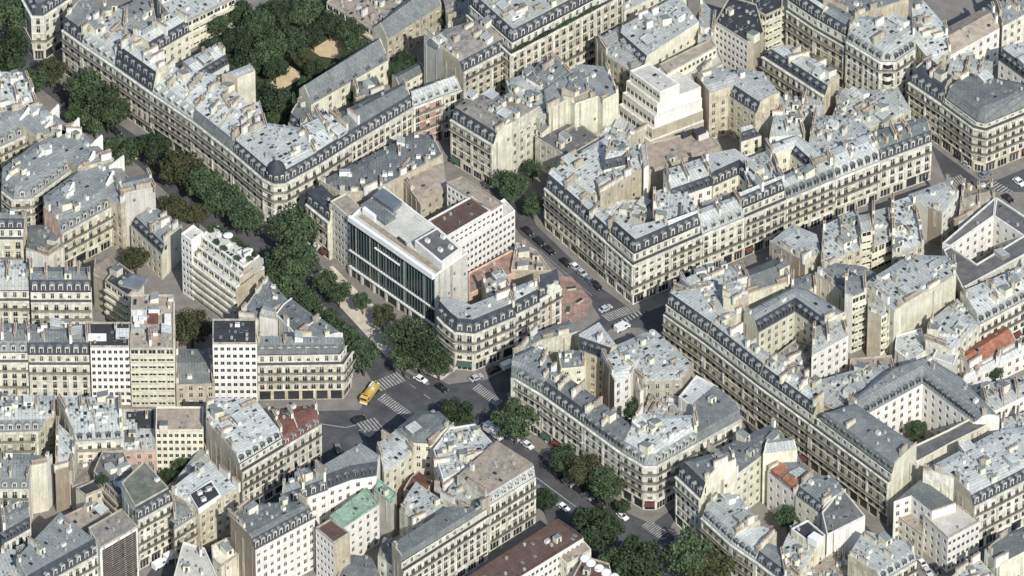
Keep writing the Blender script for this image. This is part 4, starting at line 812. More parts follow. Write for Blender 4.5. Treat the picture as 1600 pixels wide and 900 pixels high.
B=bld('square white courtyard building with dark flat roofs at the right edge',[(1485,386),(1553,339),(1556,309),(1472,382)],'c n n b',ze=13,wall='white_paint',roof='dark_deck',flat=True,clutter=.3,parap='white_paint',key='court')
addvol(B,[(1553,339),(1602,372),(1650,372),(1557,310)],'c n n n',13,wall='white_paint',roof='dark_deck',flat=True,clutter=.5,parap='white_paint')
addvol(B,[(1504,452),(1640,378),(1602,368),(1526,414),(1485,386),(1474,392)],'b n n n n b',13,wall='grey_plaster',roof='dark_deck',flat=True,clutter=.2,parap='white_paint')
bld('white zinc roofed house with dormers in front of the square courtyard building',[(1530,508),(1615,462),(1612,410,t),(1500,456,t)],'s b n b',ze=14,mh=2.4,ms='zinc',dorm='dark',roof='pale_zinc',wall='pale_limestone',group=GG,clutter=1.4)
bld('pale zinc roofs left of the red tiled roof',[(1446,534),(1486,548),(1530,508),(1496,466,t),(1454,500,t)],'b c n n b',ze=14,roof='pale_zinc',wall='pale_limestone',clutter=1.3,group=GG)
bld('low house with a bright orange-red tiled gable roof on the right',[(1516,578),(1589,535),(1566,509,t),(1496,556,t)],'b b n b',ze=8,wall='white_paint',roof='orange_tile',rise=2.2,clutter=.1,chim=.3,group=GG)
bld('white flat roofed annex below the very large cream walls',[(1398,548),(1422,566),(1450,548),(1440,514),(1400,526)],'b b n n b',ze=10,wall='white_paint',roof='pale_zinc',flat=True,clutter=1.2,parap='white_paint',group=GG)
bld('little white box roofed house beside the end of the red tiled roof',[(1456,560),(1490,572),(1496,555),(1466,544)],'b c n n',ze=12,wall='white_paint',roof='pale_zinc',flat=True,clutter=.2,parap='white_paint',group=GG)
bld('long narrow white wing in front of the red tiled roof',[(1500,598),(1620,540),(1620,524),(1512,582)],'c b n b',ze=7,wall='white_paint',roof='pale_zinc',clutter=.6,chim=.4,group=GG)
bld('white house with dark tall windows at the right edge above the cream walls',[(1542,648),(1615,612),(1612,586,t),(1532,600,t)],'c b n b',ze=14,wall='white_paint',roof='zinc',clutter=1,group=GG)
# ---- bottom right
GH='apartment buildings at the bottom right'
bld('broad pale zinc roofed house with dark dormers at the lower right edge',[(1490,762),(1522,792),(1620,742),(1615,664,t),(1560,672,t),(1442,735,t)],'b/tan_plaster s b n n b',ze=17.5,mh=3,roof='pale_zinc',wall='pale_limestone',group=GH,clutter=1.5)
bld('house with a plain dark slate hip roof below the cream end wall',[(1396,784),(1424,774),(1456,800),(1494,787),(1440,748,t)],'c c b n n',ze=16,wall='white_paint',roof='slate_grey',rise=1.6,clutter=0,chim=0,group=GH)
bld('pale grey modern corner block with a plain flat roof at the lower right',[(1442,806),(1481,842),(1531,815),(1497,790)],'c w b n',ze=13,wall='white_paint',roof='grey_plaster',flat=True,clutter=.1,group=GH)
bld('low house with a tan terrace roof beside the pale modern corner block',[(1402,808),(1442,838),(1446,812),(1424,790)],'c b n n',ze=9,wall='cream_plaster',roof='gravel_roof',flat=True,clutter=.3,group=GH)
bld('slate roofed house with cream walls cut off by the lower right edge',[(1538,866),(1562,888),(1620,858),(1615,815,t),(1572,836,t)],'b b n n b',ze=13,wall='cream_plaster',roof='slate_grey',rise=1.6,clutter=.4,group=GH)
bld('jumbled low roofs at the bottom edge beside the street of white cars',[(1482,905),(1502,930),(1560,905),(1530,872)],'c b n b',ze=10,roof='zinc',clutter=2,group=GH)
bld('zinc roofed house with dark dormers left of the street of white cars',[(1378,908),(1432,876),(1422,848,t),(1350,828,t),(1325,868,t)],'s b n n b',ze=16,mh=2.4,ms='zinc',dorm='dark',roof='zinc',wall='ochre_stone',group=GH,clutter=1)
GI='apartment buildings of the bottom block beside the lower boulevard'
bld('corner house with a black slate mansard and huge curved cream party wall',[(1056,744),(1094,780),(1122,752),(1150,740),(1140,700,t),(1086,716,t)],'s b/cream_plaster b/cream_plaster b n n',ze=18,mh=4.4,md=2.2,roof='slate_grey',wall='pale_limestone',group=GI,clutter=.6,parap='cream_plaster')
bld('long grey roofed wing with oval windows behind the black mansard corner house',[(1150,742),(1190,712),(1226,684),(1206,662,t),(1110,706,t)],'c c b n b',ze=17,roof='slate_grey',wall='cream_plaster',mh=2.5,group=GI,clutter=.6)
bld('house with a tall rounded blank cream gable behind the orange patched roof',[(1192,712),(1246,704),(1236,684),(1200,686)],'b b n b',ze=18.5,wall='cream_plaster',roof='zinc',rise=1.6,clutter=0,chim=0,group=GI,parap='cream_plaster')
bld('house with orange tile patches on a grey roof and white side front',[(1199,737),(1243,773),(1271,746),(1246,710)],'c b n b',ze=14,wall='white_paint',roof='slate_grey',rise=.8,clutter=.2,group=GI,key='orange')
bld('grey roofed house with white spotted dormers right of the orange patches',[(1243,775),(1280,803),(1322,776),(1300,742,t),(1266,744,t)],'d b n n b',ze=14,wall='cream_plaster',roof='grey_zinc',mh=2.2,group=GI)
bld('white walled house with a dark sunken roof deck near the narrow street',[(1284,802),(1292,838),(1352,808),(1316,764)],'b b b n',ze=16,wall='white_paint',roof='dark_deck',flat=True,clutter=.8,parap='white_paint',group=GI)
bld('boulevard house with mottled pinkish zinc roofs below the curved cream wall',[(1096,808),(1142,850),(1188,826),(1152,772,t),(1118,778,t)],'s b n n b',ze=15,mh=2.6,ms='zinc',dorm='dark',roof='zinc',wall='ochre_stone',group=GI,clutter=1.3)
bld('boulevard house with a smooth white roof at the bottom',[(1142,850),(1180,876),(1214,842),(1192,822,t),(1158,826,t)],'s b n n b',ze=15,mh=2.4,ms='zinc',dorm='dark',roof='pale_zinc',wall='ochre_stone',group=GI,clutter=.3)
bld('boulevard house with a plain blue grey roof at the bottom edge',[(1180,876),(1232,916),(1222,858,t),(1198,846,t)],'s b n b',ze=15,mh=2.4,ms='slate',roof='slate_grey',wall='ochre_stone',group=GI,clutter=.1)
bld('jumbled white court roofs at the bottom beside the blue grey roof',[(1214,874),(1248,902),(1278,852),(1242,814)],'b c b n',ze=13,roof='pale_zinc',clutter=2.4,group=GI,wall='cream_plaster')
bld('house with a black roof deck and a white rooftop cabin near the dark round tree',[(1236,828),(1272,854),(1290,838),(1262,814)],'b b n n',ze=16,wall='cream_plaster',roof='bitumen',flat=True,clutter=.4,parap='white_paint',group=GI,key='cabin')
bld('brown roofed low buildings at the bottom edge left of the white car street',[(1246,912),(1345,912),(1322,864),(1268,872)],'b b n b',ze=8,wall='tan_plaster',roof='gravel_roof',flat=True,clutter=1.6,group=GI)

bld('zinc roofs facing the long avenue row at the far left of the large block',[(1046,474),(1132,456),(1172,446),(1160,414,t),(1110,418,t),(1052,444,t)],'b b b n n b',ze=14,roof='zinc',clutter=1.8,group=GG)
bld('zinc roofs between the white window front and the ring of black dormers',[(1272,636),(1310,652),(1402,600),(1394,568,t),(1340,576,t),(1266,598,t)],'b b b n n b',ze=13,roof='zinc',clutter=1.6,group=GG)
bld('low mottled roof inside the court under the sharp black mansard corner',[(1198,568),(1238,606),(1278,588),(1286,545),(1243,532)],'b b n n n',ze=7,roof='grey_gravel',flat=True,clutter=2.4,group=GG,name='court_building',cat='court building')
bld('low tan roof between the tall balcony slab and the ring of black dormers',[(1326,600),(1352,606),(1400,580),(1398,556),(1328,562)],'b b n n n',ze=6,wall='tan_plaster',roof='gravel_roof',flat=True,clutter=1,group=GG,name='court_building',cat='court building')
bld('zinc roofs between the slate arched house and the ribbed zinc house',[(1236,470),(1276,448),(1274,425,t),(1236,436,t)],'b b n b',ze=12,wall='cream_plaster',roof='grey_zinc',clutter=1.4,group=GG)
bld('small roofs at the right edge among bushes below the square courtyard building',[(1560,700),(1640,660),(1640,630,t),(1566,655,t)],'b b n b',ze=12,roof='pale_zinc',clutter=1.2,group=GH)
bld('narrow zinc roofed house between the stepped terraces and the white roofed corner house',[(262,772),(330,728),(322,690,t),(300,715,t)],'b b n n',ze=9,roof='zinc',clutter=1,group=G2)
bld('small pale court roof below the broad bright zinc roof on the lower left',[(112,762),(160,748),(150,715),(118,722)],'b b n n',ze=9,wall='cream_plaster',roof='grey_gravel',flat=True,clutter=1,group=G2)
bld('white messy roofs between the mottled grey roofs and the brown roofed end house',[(692,782),(742,806),(765,790),(712,748)],'b c n n',ze=16,wall='pale_limestone',roof='zinc',clutter=2,group=G2)
bld('low roofs in the court left of the long attic house',[(590,868),(630,895),(625,850),(600,838)],'c b n n',ze=11,wall='cream_plaster',roof='grey_gravel',clutter=2,group=G2)
bld('low roofs behind the small black flat roof patch beside the brown wall',[(196,745),(243,742),(240,708),(192,708)],'c b n n',ze=7,wall='pink_plaster',roof='grey_gravel',flat=True,clutter=.8,group=G2)
# ------------------------------------------------------------------ details that only some buildings have
def W2(B,p,z): return (p.x-B.org.x,p.y-B.org.y,z)
def quad_on(B, name, px, z, m, h=.25, z0=None):
    mb=MB(); pts=[P(x,y,z) for x,y in px]
    if area(pts)<0: pts=pts[::-1]
    mb.prism(pts, z-h if z0 is None else z0, z, m); return B.part(name,mb)
# slate dome on the rounded corner
B=BUILD['dome']; c=P(432,262,21); mb=MB()
prof=[(2.9,0),(3.0,1.6),(2.7,2.9),(2.0,4.1),(1.1,5.0),(.5,5.5),(.5,6.0)]
for (r0,h0),(r1,h1) in zip(prof,prof[1:]): mb.cyl(c.x,c.y,18.2+h0,18.2+h1,r0,r1,'slate',14,cap=(h1==6.0))
d=B.part('dome',mb)
for k in range(5):
    a=math.radians(200+k*35); p=c+Vector((math.cos(a),math.sin(a)))*3.05
    B.inst('dormer',DORM['stone'],p,18.5,a+math.pi/2,(.8,.5,.8))
mb=MB(); mb.cyl(c.x,c.y,24.2,25.2,.55,.55,'zinc',8); mb.cyl(c.x,c.y,25.2,26.4,.1,.03,'zinc',6); B.part('finial',mb)
# planted terrace: hedge and white parapet
B=BUILD['terrace']
# glass office block: fins, mullions, cornice, slab lines, rooftop
B=BUILD['glass']; a,b=P(547,341,22),P(679,433,22); u=(b-a).normalized(); nin=Vector((-u.y,u.x)); L=(b-a).length
rz=math.atan2(u.y,u.x)
def fbox(name,m,x0,x1,y0,y1,z0,z1,mt=None):
    mb=MB(); mb.prism([a+u*x0+nin*y0,a+u*x1+nin*y0,a+u*x1+nin*y1,a+u*x0+nin*y1],z0,z1,m,mt); return B.part(name,mb)
fbox('cornice','white_metal',0,L,-.9,.1,21.4,23.2)
fm=MB(); fm.box(-.045,.045,-.3,0,0,1,'fin_teal'); FIN=fm.mesh('fin')
gm=MB(); gm.face([(-.5,-.05,0),(.5,-.05,0),(.5,-.05,1),(-.5,-.05,1)],'glass_green')
for k in range(5): gm.face([(-.5,-.06,k*.2),(.5,-.06,k*.2),(.5,-.06,k*.2+.015),(-.5,-.06,k*.2+.015)],'iron')
PANE=gm.mesh('glass_pane')
nb=30
for lo,hi in ((4.2,9.6),(10.3,20.9)):
    for k in range(nb+1):
        q=a+u*(k*L/nb); B.inst('fin',FIN,q,lo,rz,(1,1,hi-lo))
    for k in range(nb): B.inst('glass_pane',PANE,a+u*((k+.5)*L/nb),lo,rz,(L/nb-.2,1,hi-lo))
fbox('slab_edge','white_metal',-.2,L+.2,-.5,0,9.75,10.2)
fbox('slab_edge','white_metal',-.2,L+.2,-.6,0,3.6,4.15)
fbox('balcony','white_metal',L*.3,L*.6,-.55,0,17.5,17.8)
for k in range(8): fbox('ground_pier','grey_plaster',k*L/7-.4,k*L/7+.4,-.5,0,0,3.6)
quad_on(B,'glass_roof',[(582,305),(598,293),(628,315),(614,327)],23.6,'glass_pale',1.6)
quad_on(B,'roof_deck',[(563,320),(580,309),(618,338),(602,349)],23.0,'slate_grey',1.0)
quad_on(B,'roof_screen',[(566,325),(570,322),(588,336),(585,339)],24.2,'white_metal',2.2)
quad_on(B,'plant_room',[(648,376),(684,355),(722,388),(690,412)],25.2,'white_paint',3.2)
quad_on(B,'plant_room_roof',[(653,376),(683,359),(716,388),(690,407)],25.3,'dark_deck',.3)
for px in ((668,378),(692,372),(688,392),(704,388)):
    p=P(*px,25.3); B.inst('ventilation_unit',VENT[2],p,25.3,rz)
quad_on(B,'roof_slot',[(619,372),(623,369),(638,381),(634,384)],22.3,'bitumen',.4)
quad_on(B,'roof_walk',[(560,338),(566,334),(690,421),(684,426)],22.2,'gravel_roof',.3)
quad_on(B,'roof_walk',[(648,338),(651,336),(662,344),(659,346)],22.35,'grey_plaster',.4)
# sunken court of the white office block
B=BUILD['bands']
# louvred front
B=BUILD['striped']; a,b=P(156,858,19),P(215,824,19); u=(b-a).normalized(); nin=Vector((-u.y,u.x)); L=(b-a).length
for k in range(22):
    z=.8+k*.8; mb=MB(); mb.prism([a+u*.8-nin*.32,a+u*(L-.8)-nin*.32,a+u*(L-.8)-nin*.05,a+u*.8-nin*.05],z,z+.42,'louvre'); B.part('louvre',mb)
# white cross walls with chimneys on the grey boulevard roofs
def cross_wall(key, p0, p1, z, h, m='white_paint'):
    B=BUILD[key]; a,b=P(*p0,z),P(*p1,z); u=(b-a).normalized(); n=Vector((-u.y,u.x))*.35; mb=MB()
    mb.prism([a-n,b-n,b+n,a+n],z-2.5,[z+.3,z+h,z+h,z+.3],m); B.part('chimney_wall',mb)
for key,p0,p1,h in [('west1',(72,184),(92,176),3.2),('west1',(30,190),(46,180),3.0),('west2',(66,206),(82,198),3.0),('west2',(104,206),(124,198),3.4),('west2',(10,282),(22,272),3),('west2',(56,252),(70,244),2.6),('west3',(138,232),(160,224),3.2),('west3',(134,262),(148,250),3.4),('west3',(170,262),(194,256),3.2),('west3',(104,310),(116,296),2.8),('west3',(166,290),(178,280),3.2)]: cross_wall(key,p0,p1,19.3,h)
# dark ventilation boxes and ramp house on the parking deck
B=BUILD['deck']
quad_on(B,'ramp_house',[(1082,203),(1098,197),(1104,203),(1088,210)],11.5,'bitumen',2.6)
quad_on(B,'ramp_house',[(1063,208),(1078,202),(1081,206),(1066,213)],10.2,'bitumen',1.4)
quad_on(B,'rooftop_cabin',[(1088,209),(1104,203),(1108,208),(1092,214)],10.6,'white_paint',1.8)
# glass pyramid
B=BUILD['pyramid']; c=P(209,440,14.4); mb=MB(); r=4.4
q=[c+Vector((math.cos(math.radians(k*90+20)),math.sin(math.radians(k*90+20))))*r for k in range(4)]
for k in range(4):
    p,s=q[k],q[(k+1)%4]; mb.face([(p.x,p.y,14.6),(s.x,s.y,14.6),(c.x,c.y,17.2)],'glass_pale')
mb.prism([tuple(x) for x in q],13.9,14.6,'zinc'); B.part('glass_pyramid',mb)
# rooftop cabins on the yellow block
B=BUILD['yellow']
for px in ((209,490),(218,490),(212,499),(221,500),(214,508)): quad_on(B,'rooftop_cabin',[(px[0]-4,px[1]),(px[0]+4,px[1]),(px[0]+4,px[1]-6),(px[0]-4,px[1]-6)],24.0,'white_paint',2.0)
quad_on(B,'rooftop_cabin',[(257,503),(267,503),(267,490),(257,490)],24.2,'white_paint',2.2)
quad_on(B,'roof_well',[(231,504),(247,504),(247,488),(231,488)],22.6,'red_tile',.6)
# white panel on the black roof of the grid block
quad_on(BUILD['grid'],'roof_panel',[(138,529),(166,529),(166,521),(138,521)],23.1,'white_metal',1.0)
# dark patches on pale roofs
quad_on(BUILD['patch'],'roof_patch',[(215,668),(240,668),(240,642),(215,642)],12.35,'bitumen',.3)
quad_on(BUILD['patch'],'roof_patch',[(198,654),(215,654),(215,643),(198,643)],12.32,'bitumen',.3)
quad_on(BUILD['patch'],'roof_patch',[(195,690),(211,690),(211,671),(195,671)],12.32,'dark_deck',.3)
B=BUILD['framed']; quad_on(B,'roof_deck',[(298,772),(330,753),(342,772),(310,793)],19.0,'bitumen',1.6)
quad_on(B,'deck_frame',[(296,772),(330,750),(345,772),(310,796)],18.7,'white_metal',1.8)
for px in ((312,772),(326,766),(318,782)): B.inst('ventilation_unit',VENT[2],P(*px,19),19.0,.5)
# pale patches of orange tiles
B=BUILD['orange']
for q in ([(1203,733),(1216,720),(1232,730),(1218,744)],[(1222,747),(1236,733),(1252,744),(1240,762)]): quad_on(B,'tile_patch',q,15.2,'orange_tile',1.0)
quad_on(BUILD['cabin'],'rooftop_cabin',[(1262,838),(1276,846),(1286,838),(1272,830)],18.6,'white_metal',2.6)
# domes on the brown flat roof
B=BUILD['domes']
for px in ((923,878),(936,886),(947,893),(960,900),(914,871)):
    c=P(*px,12.6); mb=MB(); pr=[(1.5,0),(1.4,.5),(1.0,.95),(.4,1.2)]
    for (r0,h0),(r1,h1) in zip(pr,pr[1:]): mb.cyl(c.x,c.y,12+h0,12+h1,r0,r1,'white_metal',10,cap=(h1==1.2))
    B.part('roof_dome',mb)
# curved gable and red panel strip
B=BUILD['pediment']; a,b=P(843,468,17),P(877,449,17); u=(b-a).normalized(); nin=Vector((-u.y,u.x)); L=(b-a).length; mb=MB()
arc=[(L*.38+L*.56*(1-math.cos(math.pi*k/10))/2, 17+.1+2.6*math.sin(math.pi*k/10)) for k in range(11)]
def seg(x,z,y): p=a+u*x+nin*y; return (p.x,p.y,z)
for (x0,z0),(x1,z1) in zip(arc,arc[1:]):
    mb.face([seg(x0,17,-.5),seg(x1,17,-.5),seg(x1,z1,-.5),seg(x0,z0,-.5)],'pale_limestone'); mb.face([seg(x0,z0,-.5),seg(x1,z1,-.5),seg(x1,z1,.6),seg(x0,z0,.6)],'pale_limestone')
B.part('curved_gable',mb)
mb=MB(); mb.prism([a+u*(L*.46)-nin*.12,a+u*(L*.56)-nin*.12,a+u*(L*.56),a+u*(L*.46)],5,15,'brick'); B.part('panel_strip',mb)
# bow window on the top right corner
B=BUILD['bow']; c=P(1387,95,20); mb=MB()
for k in range(5):
    z=4.2+k*3.1; mb.cyl(c.x,c.y+.4,z,z+1.1,1.7,1.7,'pale_limestone',12); mb.cyl(c.x,c.y+.4,z+1.1,z+2.7,1.6,1.6,'glass_dark',12); mb.cyl(c.x,c.y+.4,z+2.7,z+3.1,1.75,1.75,'pale_limestone',12)
B.part('bow_window',mb)

# ------------------------------------------------------------------ plants on terraces, parasols of the terraced block
def leaf_cluster(n, r, m, sz=.35, seed=1):
    rr=random.Random(seed); mb=MB()
    for _ in range(n):
        while True:
            p=Vector((rr.uniform(-1,1),rr.uniform(-1,1),rr.uniform(-1,1)))
            if .3<p.length<1: break
        p=Vector((p.x*r[0],p.y*r[1],p.z*r[2]+r[2])); leafq(mb,p,sz*rr.uniform(.6,1.3),rr,m)
    return mb
def leafq(mb,p,s,rr,m,nrm=None):
    d=Vector((rr.gauss(0,1),rr.gauss(0,1),rr.gauss(0,1)))
    if nrm is not None: d=d*.6+nrm*1.1
    d.normalize(); x=d.orthogonal().normalized(); y=d.cross(x); an=rr.random()*6.28; x,y=x*math.cos(an)+y*math.sin(an), y*math.cos(an)-x*math.sin(an)
    mb.face([p-x*s*.6,p+y*s*.42,p+x*s*.6,p-y*s*.42],m)
SHRUB=leaf_cluster(260,(1.3,1.0,.8),'leaf',.4,5).mesh('shrub')
HEDGE=leaf_cluster(500,(4.5,.7,.6),'leaf_dark',.4,6).mesh('hedge')
B=BUILD['terrace']; a,b=P(799,84,21),P(985,-14,21); u=(b-a).normalized(); nin=Vector((-u.y,u.x)); rz=math.atan2(u.y,u.x)
for k in range(4):
    p=a+u*(4+9*k)+nin*.2; tag(link('hedge',HEDGE,None,(p.x,p.y,21.0),rz),'clipped dark hedge planted along the white terrace of the top middle apartment house','hedge','terrace hedges')
B=BUILD['terraced']
TB=MB(); TB.box(-.75,.75,-.5,.5,.68,.74,'white_metal')
for x in (-.6,.6):
    for y in (-.4,.4): TB.box(x-.04,x+.04,y-.04,y+.04,0,.68,'white_metal')
TABLE=TB.mesh('table'); PM=MB(); PM.cyl(0,0,0,2.2,.05,.05,'white_metal',5)
PM.cyl(0,0,2.1,2.7,1.5,.1,'white_metal',8)
PARA=PM.mesh('parasol')
def terr(u,v): return TERR[0].lerp(TERR[1],u).lerp(TERR[3].lerp(TERR[2],u),v)
for u_,v_ in ((.4,.72),(.86,.66)):
    p=terr(u_,v_); tag(link('parasol',PARA,None,(p.x,p.y,22.0)),'open white parasol on the planted roof terrace of the white terraced block','parasol','parasols on the roof terrace')
for u_,v_ in ((.25,.6),(.5,.45),(.74,.55),(.9,.28)):
    p=terr(u_,v_); tag(link('table',TABLE,None,(p.x,p.y,22.0),.8,(1.5,1.5,1)),'white table on the planted roof terrace of the white terraced block','table','tables on the roof terrace')
for u_,v_ in ((.05,.85),(.18,.88),(.3,.88),(.5,.9),(.62,.88),(.75,.9),(.93,.88),(.3,.2),(.48,.15),(.8,.15),(.05,.55),(.95,.5)):
    p=terr(u_,v_); tag(link('shrub',SHRUB,None,(p.x,p.y,22.0),R.random()*6),'small green shrub on the planted roof terrace of the white terraced block','shrub','roof terrace shrubs')

# ------------------------------------------------------------------ trees
def tree_mesh(seed, leafm, n=5200, flat=.8):
    rr=random.Random(seed); tm=MB(); lm=MB(); sk=MB()
    blobs=[]
    for k in range(34):
        while True:
            p=Vector((rr.uniform(-1,1),rr.uniform(-1,1),rr.uniform(-1,1)))
            if p.length<1 and p.length>.35: break
        blobs.append((Vector((p.x*.78,p.y*.78,p.z*.62*flat)),rr.uniform(.2,.36)))
    for k in range(n):
        c,r=blobs[k%len(blobs)]
        d=Vector((rr.gauss(0,1),rr.gauss(0,1),rr.gauss(0,1))).normalized()
        p=c+d*r*rr.uniform(.6,1.05)
        leafq(lm,p,rr.uniform(.055,.11),rr,leafm,(d+Vector((0,0,.4))).normalized())
    return lm.mesh('crown')
def trunk_mesh(seed):
    rr=random.Random(seed); m=MB()
    def limb(p,q,r0,r1,n=6):
        d=(q-p).normalized(); x=d.orthogonal().normalized(); y=d.cross(x)
        c=[(math.cos(2*math.pi*i/n),math.sin(2*math.pi*i/n)) for i in range(n)]
        for i in range(n):
            j=(i+1)%n
            m.face([p+(x*c[i][0]+y*c[i][1])*r0,p+(x*c[j][0]+y*c[j][1])*r0,q+(x*c[j][0]+y*c[j][1])*r1,q+(x*c[i][0]+y*c[i][1])*r1],'bark')
    limb(Vector((0,0,0)),Vector((0,0,.55)),.06,.045,8)
    for k in range(7):
        a=k*.9+rr.random(); q=Vector((math.cos(a)*.5,math.sin(a)*.5,.85+rr.random()*.45)); mid=Vector((math.cos(a)*.18,math.sin(a)*.18,.72))
        limb(Vector((0,0,.5)),mid,.04,.028); limb(mid,q,.028,.01)
    return m.mesh('trunk')
CROWN={k:[tree_mesh(s+j*10,k) for j in range(3)] for k,s in (('leaf',1),('leaf_dark',2),('leaf_olive',3))}
TRUNK=[trunk_mesh(s) for s in range(3)]
def tree(px,py,rp,label,kind='leaf',group=None,hz=None,asp=1.0):
    r=rp/PPM*1.1; z=hz if hz is not None else max(4.0,r*1.15+2.0)
    p=P(px,py,z); o=bpy.data.objects.new('tree',None); COL.objects.link(o); o.location=(p.x,p.y,0.1); o.empty_display_size=2
    tag(o,label,'tree',group)
    k=R.randrange(3); a=R.random()*6.28
    link('trunk',TRUNK[k],o,(0,0,0),a,(r*1.1,r*1.1,z/1.05))
    link('crown',CROWN[kind][R.randrange(3)],o,(0,0,z),a,(r*1.12,r*1.12*asp,r*R.uniform(1.0,1.15)))
GB='trees along the wide boulevard'
BT='leafy tree in the row lining the upper boulevard'
for x,y,r,k,l in [
 (18,28,36,'leaf','big green tree in the top left corner beside the arched balconies'),
 (12,80,34,'leaf','green tree on the left edge of the boulevard below the top left corner tree'),
 (52,128,24,'leaf','green tree beside the stepped white roofs at the left'),
 (80,108,24,'leaf_olive','brownish dark tree in front of the dark slate end house at the top left'),
 (132,140,34,'leaf','largest upper boulevard tree, left half of the big green clump by the long facades'),
 (168,165,36,'leaf','right half of the big green clump by the two-row slate mansard'),
 (148,186,24,'leaf','small tree at the foot of the big green clump on the boulevard'),
 (118,178,18,'leaf','light green tree beside the white triangular chimney of the grey roofs'),
 (188,232,28,'leaf','boulevard tree just left of the yellow vehicle'),
 (240,232,27,'leaf','boulevard tree just right of the yellow vehicle'),
 (282,262,31,'leaf_olive','olive-toned round tree in front of the weathered grey mansard band'),
 (322,286,30,'leaf','dense tree below the weathered grey mansard, left of the domed corner'),
 (354,308,30,'leaf_dark','dark tree near the foot of the domed corner building'),
 (388,338,25,'leaf_dark','small dark tree directly below the domed corner building'),
 (272,325,26,'leaf_olive','brownish tree beside the tall pale beige gable wall'),
 (310,334,18,'leaf_olive','brownish tree above the white terraced block'),
 (455,360,38,'leaf','large tree in front of the stone house left of the glass block'),
 (457,402,36,'leaf','large tree below the stone house, second of the pair'),
 (432,428,27,'leaf','tree at the end of the beige wall of the white terraced block'),
 (508,440,20,'leaf','small tree on the pavement before the modern white grid strip'),
 (530,455,18,'leaf','small tree on the pale plaza under the glass office block'),
 (567,470,14,'leaf_dark','slim dark tree standing on the pale plaza'),
 (598,492,18,'leaf_olive','brownish tree on the pale plaza before the glass front'),
 (640,528,34,'leaf','big green tree before the right end of the glass front'),
 (658,548,31,'leaf','biggest tree at the crossroads in front of the rounded corner building'),
 (686,566,20,'leaf','smaller tree at the pavement edge left of the rounded corner shopfronts'),
 (632,560,22,'leaf','tree between the pale plaza and the white car at the crossroads'),
 (455,452,25,'leaf','tree beside the grey sloping roofs below the beige wall'),
 (482,474,24,'leaf','tree beside the stepped white chimney walls, upper'),
 (510,500,25,'leaf','tree beside the stepped white chimney walls, lower'),
 (540,525,24,'leaf_dark','dark tree just above the corner building with the black-paned mansard'),
 (568,552,28,'leaf_dark','dark tree right of the corner building with the black-paned mansard'),
 (716,645,26,'leaf','low tree beside the zebra crossing, right of the slate tip house'),
 (806,652,34,'leaf','round tree beside the white van on the lower boulevard'),
 (878,715,22,'leaf','first tree of the row under the long dark slate mansard'),
 (915,732,28,'leaf_olive','brownish green tree in the row under the blue grey zinc roof'),
 (948,756,28,'leaf','tree in the row beside the ornate pale corner building'),
 (975,790,12,'leaf_dark','tiny tree at the foot of the ornate pale corner building'),
 (930,820,38,'leaf','big tree right of the long dark brown roof'),
 (852,778,18,'leaf_dark','small dark tree beside the ornate end house with reddish balconies'),
 (1000,872,40,'leaf','big tree at the bottom edge left of the lower zebra crossing'),
 (960,880,30,'leaf','tree at the bottom edge beside the pale roof domes'),
 (1078,862,36,'leaf','tree at the bottom edge below the lower zebra crossing'),
 (1112,886,34,'leaf_olive','brownish green tree at the bottom edge under the boulevard house'),
 ]: tree(x,y,r,l,k,GB)
GC='trees in courts and side streets'
for x,y,r,k,l in [
 (797,288,28,'leaf_dark','dark tree in the court beside the brown flat roof bar'),
 (832,264,16,'leaf_dark','small round dark tree in front of the cream wall'),
 (834,320,19,'leaf_dark','dark tree at the left end of the long avenue row'),
 (300,508,32,'leaf_olive','big brown-green court tree right of the yellow block'),
 (212,404,20,'leaf_olive','brownish tree above the glass pyramid'),
 (990,633,20,'leaf_dark','round dark green tree in the court of the middle block'),
 (1232,806,21,'leaf_dark','dark round tree among roofs below the orange tile patches'),
 (1430,672,17,'leaf','tree in the white inner court with black dormers'),
 (262,742,12,'leaf','small bright green tree below the cream modern house'),
 (283,726,14,'leaf','bushy tree right of the cream modern house'),
 (1556,582,12,'leaf','small tree before the long narrow white wing'),
 (1572,662,12,'leaf','small tree at the right edge beside the white house'),
 (1577,40,14,'leaf','tree near the top right corner'),
 (690,22,18,'leaf_dark','tall dark tree right of the stone hall'),
 (634,94,18,'leaf_dark','dark tree between the stone hall and the small outhouse'),
 (612,108,14,'leaf_dark','small dark tree in front of the small outhouse'),
 (548,150,10,'leaf_dark','tiny tree in the court behind the long dormer roof'),
 (160,748,9,'leaf_dark','tiny green tree on the rounded stepped terraces'),
 ]: tree(x,y,r,l,k,GC,hz=(r/PPM*1.15+1.8) if 'terraces' not in l else 15)
gl='dense dark tree in the walled garden at the top left'
for x,y,r,k in [(372,62,24,'leaf_dark'),(405,40,28,'leaf_dark'),(440,25,28,'leaf_dark'),(480,18,26,'leaf'),(515,35,22,'leaf_dark'),(420,75,28,'leaf'),(455,60,26,'leaf_dark'),(385,95,26,'leaf_dark'),(490,55,18,'leaf_dark'),(550,48,22,'leaf'),(565,75,18,'leaf_dark'),(545,95,18,'leaf_dark'),(430,105,20,'leaf_dark'),(430,155,26,'leaf_dark'),(455,168,20,'leaf'),(412,140,18,'leaf_dark'),(350,95,14,'leaf'),(340,40,20,'leaf'),(556,78,20,'leaf'),(492,106,17,'leaf'),(516,112,15,'leaf_dark'),(470,92,15,'leaf_olive'),(545,104,15,'leaf'),(478,128,13,'leaf_dark'),(500,42,14,'leaf'),(575,92,14,'leaf'),(338,72,16,'leaf_dark'),(360,110,16,'leaf'),(395,165,14,'leaf'),(375,20,22,'leaf_dark'),(540,25,18,'leaf_dark'),(335,70,12,'leaf'),(430,185,14,'leaf')]:
    tree(x,y,r,gl,k,'garden trees')

